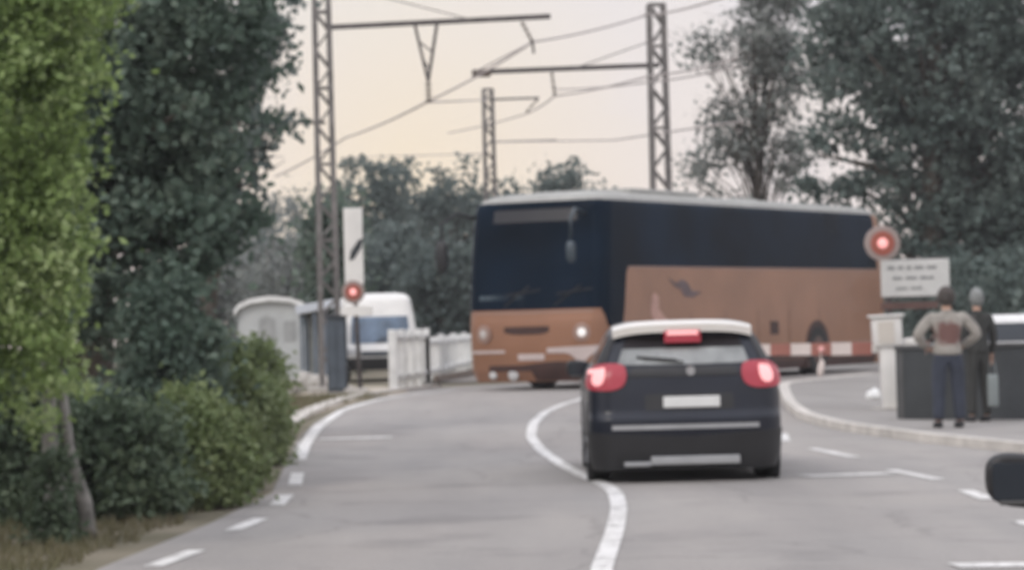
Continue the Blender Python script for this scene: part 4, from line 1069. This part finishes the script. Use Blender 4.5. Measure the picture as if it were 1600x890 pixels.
# white railway fence left of the crossing
def picket_fence(A, B, n, h0, label):
    A = Vector(A); B = Vector(B); d = B - A
    t = empty('white_fence', (A.x, A.y, terr(A.x, A.y)), 0, label, 'fence')
    o = t.location
    m = int(n)
    def z(p): return terr(p.x, p.y) - o.z
    for k in range(0, 5):
        p = A + d * (k / 4); q = Vector((p.x - o.x, p.y - o.y, z(p)))
        mb = MB(); mb.box(q.x - .07, q.x + .07, q.y - .07, q.y + .07, q.z - .05, q.z + h0 + .05, .015); mb.build('post', M['white_worn'], t)
    for k in range(4):
        p = A + d * (k / 4); q = A + d * ((k + 1) / 4); mb = MB()
        for hh in (.22, h0 - .12): mb.bar((p.x - o.x, p.y - o.y, z(p) + hh), (q.x - o.x, q.y - o.y, z(q) + hh), .05, .09)
        c_ = int(m / 4)
        for i in range(1, c_):
            w = p.lerp(q, i / c_); mb.box(w.x - o.x - .024, w.x - o.x + .024, w.y - o.y - .018, w.y - o.y + .018, z(w) + .06, z(w) + h0)
        mb.build('fence_panel', M['white_worn'], t)
a = G(612, 606); 
FA = (X2(614, 53.6, 600), 53.6); FB = (X2(668, 60, 600), 60); FC = (X2(742, 78, 600), 78)
picket_fence(FA, FB, 12, 1.08, 'near white picket fence between the white van and the coach')
picket_fence(FB, FC, 28, .95, 'further white picket fence running back along the railway to the coach')
mb = MB()
# near gate post, taller
x, Y = X2(616, 53.2, 600), 53.2; 
mb.box(-.07, .07, -.07, .07, -.05, 1.12, .015); o = mb.build('gate_post', M['white_worn'], None); o.location = (x, Y, terr(x, Y)); tag(o, 'stout white post at the near end of the white picket fence', 'post')

# pale rounded tent and open shelter left of the mast
def tent():
    Y = 70; x = X2(424, Y, 560); z0 = terr(x, Y)
    t = empty('tent', (x, Y, z0), R(4), 'pale grey round-topped tent behind the verge bushes', 'tent')
    W = .80; prof = [(-W, 0), (-W * 1.0, 1.15), (-W * .92, 1.70), (-W * .6, 1.86), (0, 1.92), (W * .6, 1.88), (W * .92, 1.74), (W, 1.15), (W, 0)]
    mb = MB(); mb.prism(prof, 0, 3.4); mb.build('canvas', M['tent'], t)
    mb = MB(); ps = [(-W * 1.1, 1.68), (-W * .95, 1.84), (-W * .6, 1.96), (0, 2.02), (W * .6, 1.97), (W * .97, 1.86), (W * 1.12, 1.74)]
    ps2 = [(x_, z_ - .12) for x_, z_ in reversed(ps)]; mb.prism(ps + ps2, -.15, 3.5); mb.build('roof_edge', M['white_worn'], t)
    mb = MB(); mb.prism([(-.28, .02), (-.28, 1.45), (-.1, 1.55), (.12, 1.45), (.12, .02)], -.012, -.004); mb.build('door_flap', M['tent2'], t)
    mb = MB(); mb.prism([(.32, .9), (.32, 1.4), (.62, 1.4), (.62, .9)], -.012, -.004); mb.build('window', M['tent2'], t)
M['tent'] = mat('tent', (.47, .49, .49), .8, var=.12, vscale=1.4, bump=.4, bscale=4)
M['tent2'] = mat('tent2', (.34, .35, .35), .8, var=.15)
tent()
def shelter():
    Y = 62; x = X2(502, Y, 560); z0 = terr(x, Y)
    t = empty('shelter', (x, Y, z0), 0, 'small open shelter with a sloping pale roof and blue-grey posts beside the tent', 'shelter')
    mb = MB()
    zc = P(505, 478, Y).z - z0
    mb.box(-.50, .40, -.5, 1.0, zc - .09, zc + .09, .01, M=Matrix.Translation((0, 0, 0)) ); ro = mb.build('roof', M['shel_roof'], t)
    ro.rotation_euler = (0, R(-9), 0); ro.location = (.25, 0, .05 + .0)
    ro.location = (zc * math.sin(R(9)), 0, zc - zc * math.cos(R(9)))
    for px in (-.38, -.10, .12, .34):
        for py in (-.4, .9):
            mb = MB(); mb.box(px - .03, px + .03, py - .03, py + .03, 0, zc + .10 * px); mb.build('post', M['shel_post'], t)
    mb = MB(); mb.box(-.38, .34, .93, .96, .1, zc - .12, .005); mb.build('back_panel', M['shel_panel'], t)
    for px, ww, hh in ((-.30, .14, .62), (.0, .26, .40)):
        pass
M['shel_roof'] = mat('shel_roof', (.58, .62, .68), .5, var=.08)
M['shel_post'] = mat('shel_post', (.13, .16, .20), .6, var=.15)
M['shel_panel'] = mat('shel_panel', (.22, .235, .23), .7, var=.2, vscale=3)
shelter()
# pale stones below the shelter
for i, (u, v, r, lb) in enumerate(((478, 575, .20, 'upright pale stone in front of the shelter'), (500, 588, .24, 'broad pale stone in front of the shelter'), (455, 570, .15, 'small pale stone between tent and shelter'))):
    Y = 56 - i; pp = P(u, v, Y); b = bmesh.new(); bmesh.ops.create_icosphere(b, subdivisions=3, radius=r); rnd = random.Random(i)
    for vtx in b.verts:
        n = vtx.co.normalized(); vtx.co += n * r * .16 * math.sin(n.x * 4 + i) * math.cos(n.y * 5 + n.z * 3); vtx.co.z *= 1.25 if i != 1 else .8
    mb = MB(); mb.add(b); o = mb.build('stone', M['concrete'], None, smooth=True); o.location = (pp.x, Y, terr(pp.x, Y) + r * .55); tag(o, lb, 'stone', 'pale stones by the shelter')

# ------------------------------------------------------------------ dark wall on the right
def wall():
    YW = 38.6
    xa = X2(1402, YW, 600); xb = xa + 7.5
    z0 = terr(xa, YW) + .1
    t = empty('low_wall', (xa, YW, z0), R(-4), 'low dark grey wall along the back of the right pavement', 'wall')
    ln = xb - xa; h = .93
    mb = MB(); mb.box(0, ln, 0, .22, -.25, h, .006); mb.build('masonry', M['walldark'], t)
    mb = MB(); mb.box(-.03, ln, -.03, .25, h + .002, h + .052, .008); mb.build('coping', M['coping'], t)
    k = .02
    while k < ln - .1:
        mb = MB(); mb.box(k, k + .06, -.012, -.002, -.2, h - .02, .002); mb.build('pilaster_joint', M['coping'], t); k += 1.9
M['coping'] = mat('coping', (.10, .10, .10), .8, var=.2)
wall()

# ------------------------------------------------------------------ people
def skinmesh(nodes, edges, roots, sub=2):
    me = bpy.data.meshes.new('tmp'); names = list(nodes); idx = {n: i for i, n in enumerate(names)}
    me.from_pydata([nodes[n][0] for n in names], [(idx[a], idx[b]) for a, b in edges], [])
    o = bpy.data.objects.new('tmp', me); COL.objects.link(o)
    md = o.modifiers.new('s', 'SKIN'); md.use_smooth_shade = True; md.branch_smoothing = .6
    for i, n in enumerate(names):
        r = nodes[n][1]; r = r if isinstance(r, tuple) else (r, r)
        me.skin_vertices[0].data[i].radius = r; me.skin_vertices[0].data[i].use_root = n in roots
    s2 = o.modifiers.new('d', 'SUBSURF'); s2.levels = sub; s2.render_levels = sub
    dg = bpy.context.evaluated_depsgraph_get(); dg.update()
    out = bpy.data.meshes.new_from_object(o.evaluated_get(dg)); bpy.data.objects.remove(o)
    return out
def to_bm(me):
    b = bmesh.new(); b.from_mesh(me); return b
def person(loc, rz, h, label, top, legs, hair, sc_arm='akimbo', shoe='shoe', group=None, slim=1.0):
    t = empty('person', loc, rz, label, 'person', group); k = h / 1.75
    t.scale = (k * slim, k, k)
    S = {}
    if sc_arm == 'akimbo':
        arms = lambda s: ((s * .335, -.03, 1.17), (s * .20, .17, 1.02), (s * .15, .23, .99))
    else:
        arms = lambda s: ((s * .245, -.02, 1.14), (s * .25, .05, .90), (s * .25, .07, .82))
    nd = {'pel': ((0, 0, .93), (.135, .10)), 'sp': ((0, -.01, 1.10), (.12, .095)), 'ch': ((0, -.01, 1.30), (.15, .11)), 'nb': ((0, -.01, 1.44), (.07, .06)), 'nk': ((0, .01, 1.53), .052), 'hd0': ((0, .015, 1.60), (.07, .08)), 'hd': ((0, .02, 1.67), (.072, .09)), 'hd1': ((0, .01, 1.72), (.05, .06))}
    ed = [('pel', 'sp'), ('sp', 'ch'), ('ch', 'nb'), ('nb', 'nk'), ('nk', 'hd0'), ('hd0', 'hd'), ('hd', 'hd1')]
    roots = ['pel']
    for s, c in ((-1, 'l'), (1, 'r')):
        el, wr, hn = arms(s)
        nd.update({c + 'sh': ((s * .175, -.01, 1.415), .058), c + 'el': (el, .042), c + 'wr': (wr, .028), c + 'hn': (hn, (.03, .018)),
                   c + 'hp': ((s * .09, 0, .85), .088), c + 'kn': ((s * .105, .01, .49), .058), c + 'an': ((s * .115, -.01, .09), .036), c + 'ft': ((s * .12, .09, .04), .034), c + 'to': ((s * .125, .16, .03), .026)})
        ed += [('ch', c + 'sh'), (c + 'sh', c + 'el'), (c + 'el', c + 'wr'), (c + 'wr', c + 'hn'), ('pel', c + 'hp'), (c + 'hp', c + 'kn'), (c + 'kn', c + 'an'), (c + 'an', c + 'ft'), (c + 'ft', c + 'to')]
        H = Vector(hn); D = (H - Vector(wr)).normalized(); sd_ = D.cross(Vector((0, 1, .2))).normalized()
        for f in range(5):
            ln = (.055, .075, .082, .076, .06)[f]; sp = (f - 2) * .016
            base = H + sd_ * sp - D * .01
            if f == 0: base = Vector(wr).lerp(H, .5) + sd_ * -.03; dd = (D - sd_ * .7).normalized()
            else: dd = D
            p1 = base + dd * ln * .5; p2 = base + dd * ln + Vector((0, .012, -.008))
            a0, a1, a2 = c + 'f%d0' % f, c + 'f%d1' % f, c + 'f%d2' % f
            nd[a0] = (tuple(base), .009); nd[a1] = (tuple(p1), .0085); nd[a2] = (tuple(p2), .007); ed += [(a0, a1), (a1, a2)]; roots.append(a0)
    bb = to_bm(skinmesh(nd, ed, roots, 2))
    # face: nose, ears, brow grown from small shapes merged into the head
    def blob(c, r, sc3):
        b = bmesh.new(); bmesh.ops.create_icosphere(b, subdivisions=2, radius=r)
        for v in b.verts: v.co = Vector((v.co.x * sc3[0], v.co.y * sc3[1], v.co.z * sc3[2])) + Vector(c)
        b.verts.index_update(); vs = [bb.verts.new(v.co) for v in b.verts]
        for f in b.faces: bb.faces.new([vs[v.index] for v in f.verts])
        b.free()
    blob((0, .02, 1.655), .1, (.78, .92, 1.12)); blob((0, .115, 1.645), .02, (.7, 1, 1.3)); blob((-.08, .015, 1.65), .03, (.35, .7, 1.1)); blob((.08, .015, 1.65), .03, (.35, .7, 1.1)); blob((0, .10, 1.605), .02, (1.3, .5, .4))
    mb = MB(); mb.add(bb); body = mb.build('body', M['skin'], t, smooth=True)
    body['label'] = 'body'; del body['label']
    # sweater
    nd2 = {}; E2 = []
    for n in ('sp', 'ch', 'nb'): nd2[n] = (nd[n][0], tuple(r * 1.17 + .012 for r in nd[n][1]))
    nd2['hem'] = ((0, 0, .96), (.178, .145)); nd2['hem2'] = ((0, 0, .90), (.180, .145)); nd2['cl'] = ((0, .005, 1.50), (.068, .068)); E2 = [('hem2', 'hem'), ('hem', 'sp'), ('sp', 'ch'), ('ch', 'nb'), ('nb', 'cl')]
    for c in 'lr':
        nd2[c + 'sh'] = (nd[c + 'sh'][0], .086); nd2[c + 'el'] = (nd[c + 'el'][0], .064); w = Vector(nd[c + 'el'][0]).lerp(Vector(nd[c + 'wr'][0]), 1.0); nd2[c + 'cf'] = (tuple(w), .046)
        E2 += [('ch', c + 'sh'), (c + 'sh', c + 'el'), (c + 'el', c + 'cf')]
    o = link('jumper', skinmesh(nd2, E2, ['ch'], 2), top, t, True)
    nd3 = {'wst': ((0, 0, 1.08), (.14, .115)), 'pel': ((0, 0, .95), (.168, .130))}; E3 = [('wst', 'pel')]
    for c in 'lr':
        nd3[c + 'hp'] = (nd[c + 'hp'][0], .105); nd3[c + 'kn'] = (nd[c + 'kn'][0], .078); q = Vector(nd[c + 'an'][0]) + Vector((0, 0, -.01)); nd3[c + 'cf'] = (tuple(q), .066)
        E3 += [('pel', c + 'hp'), (c + 'hp', c + 'kn'), (c + 'kn', c + 'cf')]
    link('trousers', skinmesh(nd3, E3, ['pel'], 2), legs, t, True)
    for c in 'lr':
        a = Vector(nd[c + 'an'][0]); mb = MB(); b = bmesh.new(); bmesh.ops.create_uvsphere(b, u_segments=16, v_segments=10, radius=1)
        for v in b.verts: v.co = Vector((v.co.x * .052, v.co.y * .145, max(v.co.z, -.6) * .06 - (.03 * max(0, v.co.y)))) + Vector((a.x, .06, .045))
        mb.add(b); mb.build('shoe', M[shoe], t, smooth=True)
    mb = MB(); b = bmesh.new(); bmesh.ops.create_icosphere(b, subdivisions=3, radius=1)
    for v in b.verts:
        n = v.co.copy(); x_, y_, z_ = n
        cut = 1.0 if (y_ < .35 or z_ > .45) else .8
        v.co = Vector((x_ * .098 * cut, y_ * .118 * cut + .002, z_ * .138 * cut + 1.655)) + n * .004 * math.sin(n.x * 21 + n.z * 17)
        if z_ < -.55 and y_ < .3: v.co.y += .01
    mb.add(b); mb.build('hair', hair, t, smooth=True)
    return t
def jumper_mat():
    m = mat('jumper_knit', (.33, .31, .28), .9, var=.22, vscale=9, bump=.4, bscale=70)
    nt = m.node_tree; b = nt.nodes['Principled BSDF']; src = b.inputs['Base Color'].links[0].from_socket
    t = nt.nodes.new('ShaderNodeTexCoord')
    mp_ = nt.nodes.new('ShaderNodeMapping'); mp_.vector_type = 'TEXTURE'; mp_.inputs['Location'].default_value = (0.0, 0, 1.20); mp_.inputs['Scale'].default_value = (.155, .4, .165)
    nt.links.new(t.outputs['Object'], mp_.inputs[0])
    nn = nt.nodes.new('ShaderNodeTexNoise'); nn.inputs['Scale'].default_value = 14; nt.links.new(t.outputs['Object'], nn.inputs['Vector'])
    gr = nt.nodes.new('ShaderNodeVectorMath'); gr.operation = 'LENGTH'; nt.links.new(mp_.outputs[0], gr.inputs[0])
    ad = nt.nodes.new('ShaderNodeMath'); ad.operation = 'ADD'; nt.links.new(gr.outputs['Value'], ad.inputs[0]); nt.links.new(nn.outputs['Fac'], ad.inputs[1])
    rp = nt.nodes.new('ShaderNodeValToRGB'); rp.color_ramp.elements[0].position = .0; rp.color_ramp.elements[1].position = 1.0
    mr_ = nt.nodes.new('ShaderNodeMapRange'); mr_.inputs[1].default_value = 1.25; mr_.inputs[2].default_value = 1.6; nt.links.new(ad.outputs[0], mr_.inputs[0])
    mx = nt.nodes.new('ShaderNodeMixRGB'); mx.inputs[1].default_value = (.16, .085, .075, 1); nt.links.new(mr_.outputs[0], mx.inputs[0]); nt.links.new(src, mx.inputs[2])
    nt.links.new(mx.outputs[0], b.inputs['Base Color']); return m
p = G(1484, 668, .1)
person((p.x, p.y, terr(p.x, p.y) + .1), R(4), 1.72, 'person in beige jumper with reddish-brown back and dark jeans, elbows out', jumper_mat(), M['denim'], M['hair_dark'], slim=1.18)
p = G(1547, 662, .1)
person((p.x, p.y + .8, terr(p.x, p.y) + .1), R(20), 1.72, 'person in dark clothes with light grey hair, standing by the dark wall', M['darkcloth'], M['darkcloth'], M['hair_grey'], 'down', group=None, slim=.95)
# narrow pale bag hanging at the second person's side
q = Vector((p.x + .16, p.y + .68, terr(p.x, p.y) + .1))
t = empty('bag', q, R(10), 'narrow pale bag hanging beside the person in dark clothes', 'bag')
mb = MB(); mb.box(-.07, .07, -.045, .045, .20, .62, .025); mb.build('pouch', M['palecloth'], t, auto=30)
mb = MB(); mb.tube([(-.05, 0, .61), (-.035, 0, .78), (.035, 0, .78), (.05, 0, .61)], .008, 6); mb.build('handle', M['palecloth'], t)
# ------------------------------------------------------------------ haze
def haze(den):
    mb = MB(); mb.box(-260, 260, -70, 300, -2.0, 22)
    m = bpy.data.materials.new('haze'); m.use_nodes = True; nt = m.node_tree
    for n in list(nt.nodes):
        if n.type == 'BSDF_PRINCIPLED': nt.nodes.remove(n)
    v = nt.nodes.new('ShaderNodeVolumePrincipled'); v.inputs['Color'].default_value = (.90, .92, .95, 1); v.inputs['Density'].default_value = den; v.inputs['Anisotropy'].default_value = .2
    nt.links.new(v.outputs[0], nt.nodes['Material Output'].inputs['Volume'])
    o = mb.build('haze', m); tag(o, kind='stuff'); o['label'] = 'pale evening haze over the road and the trees'; o['category'] = 'haze'
haze(.0006)
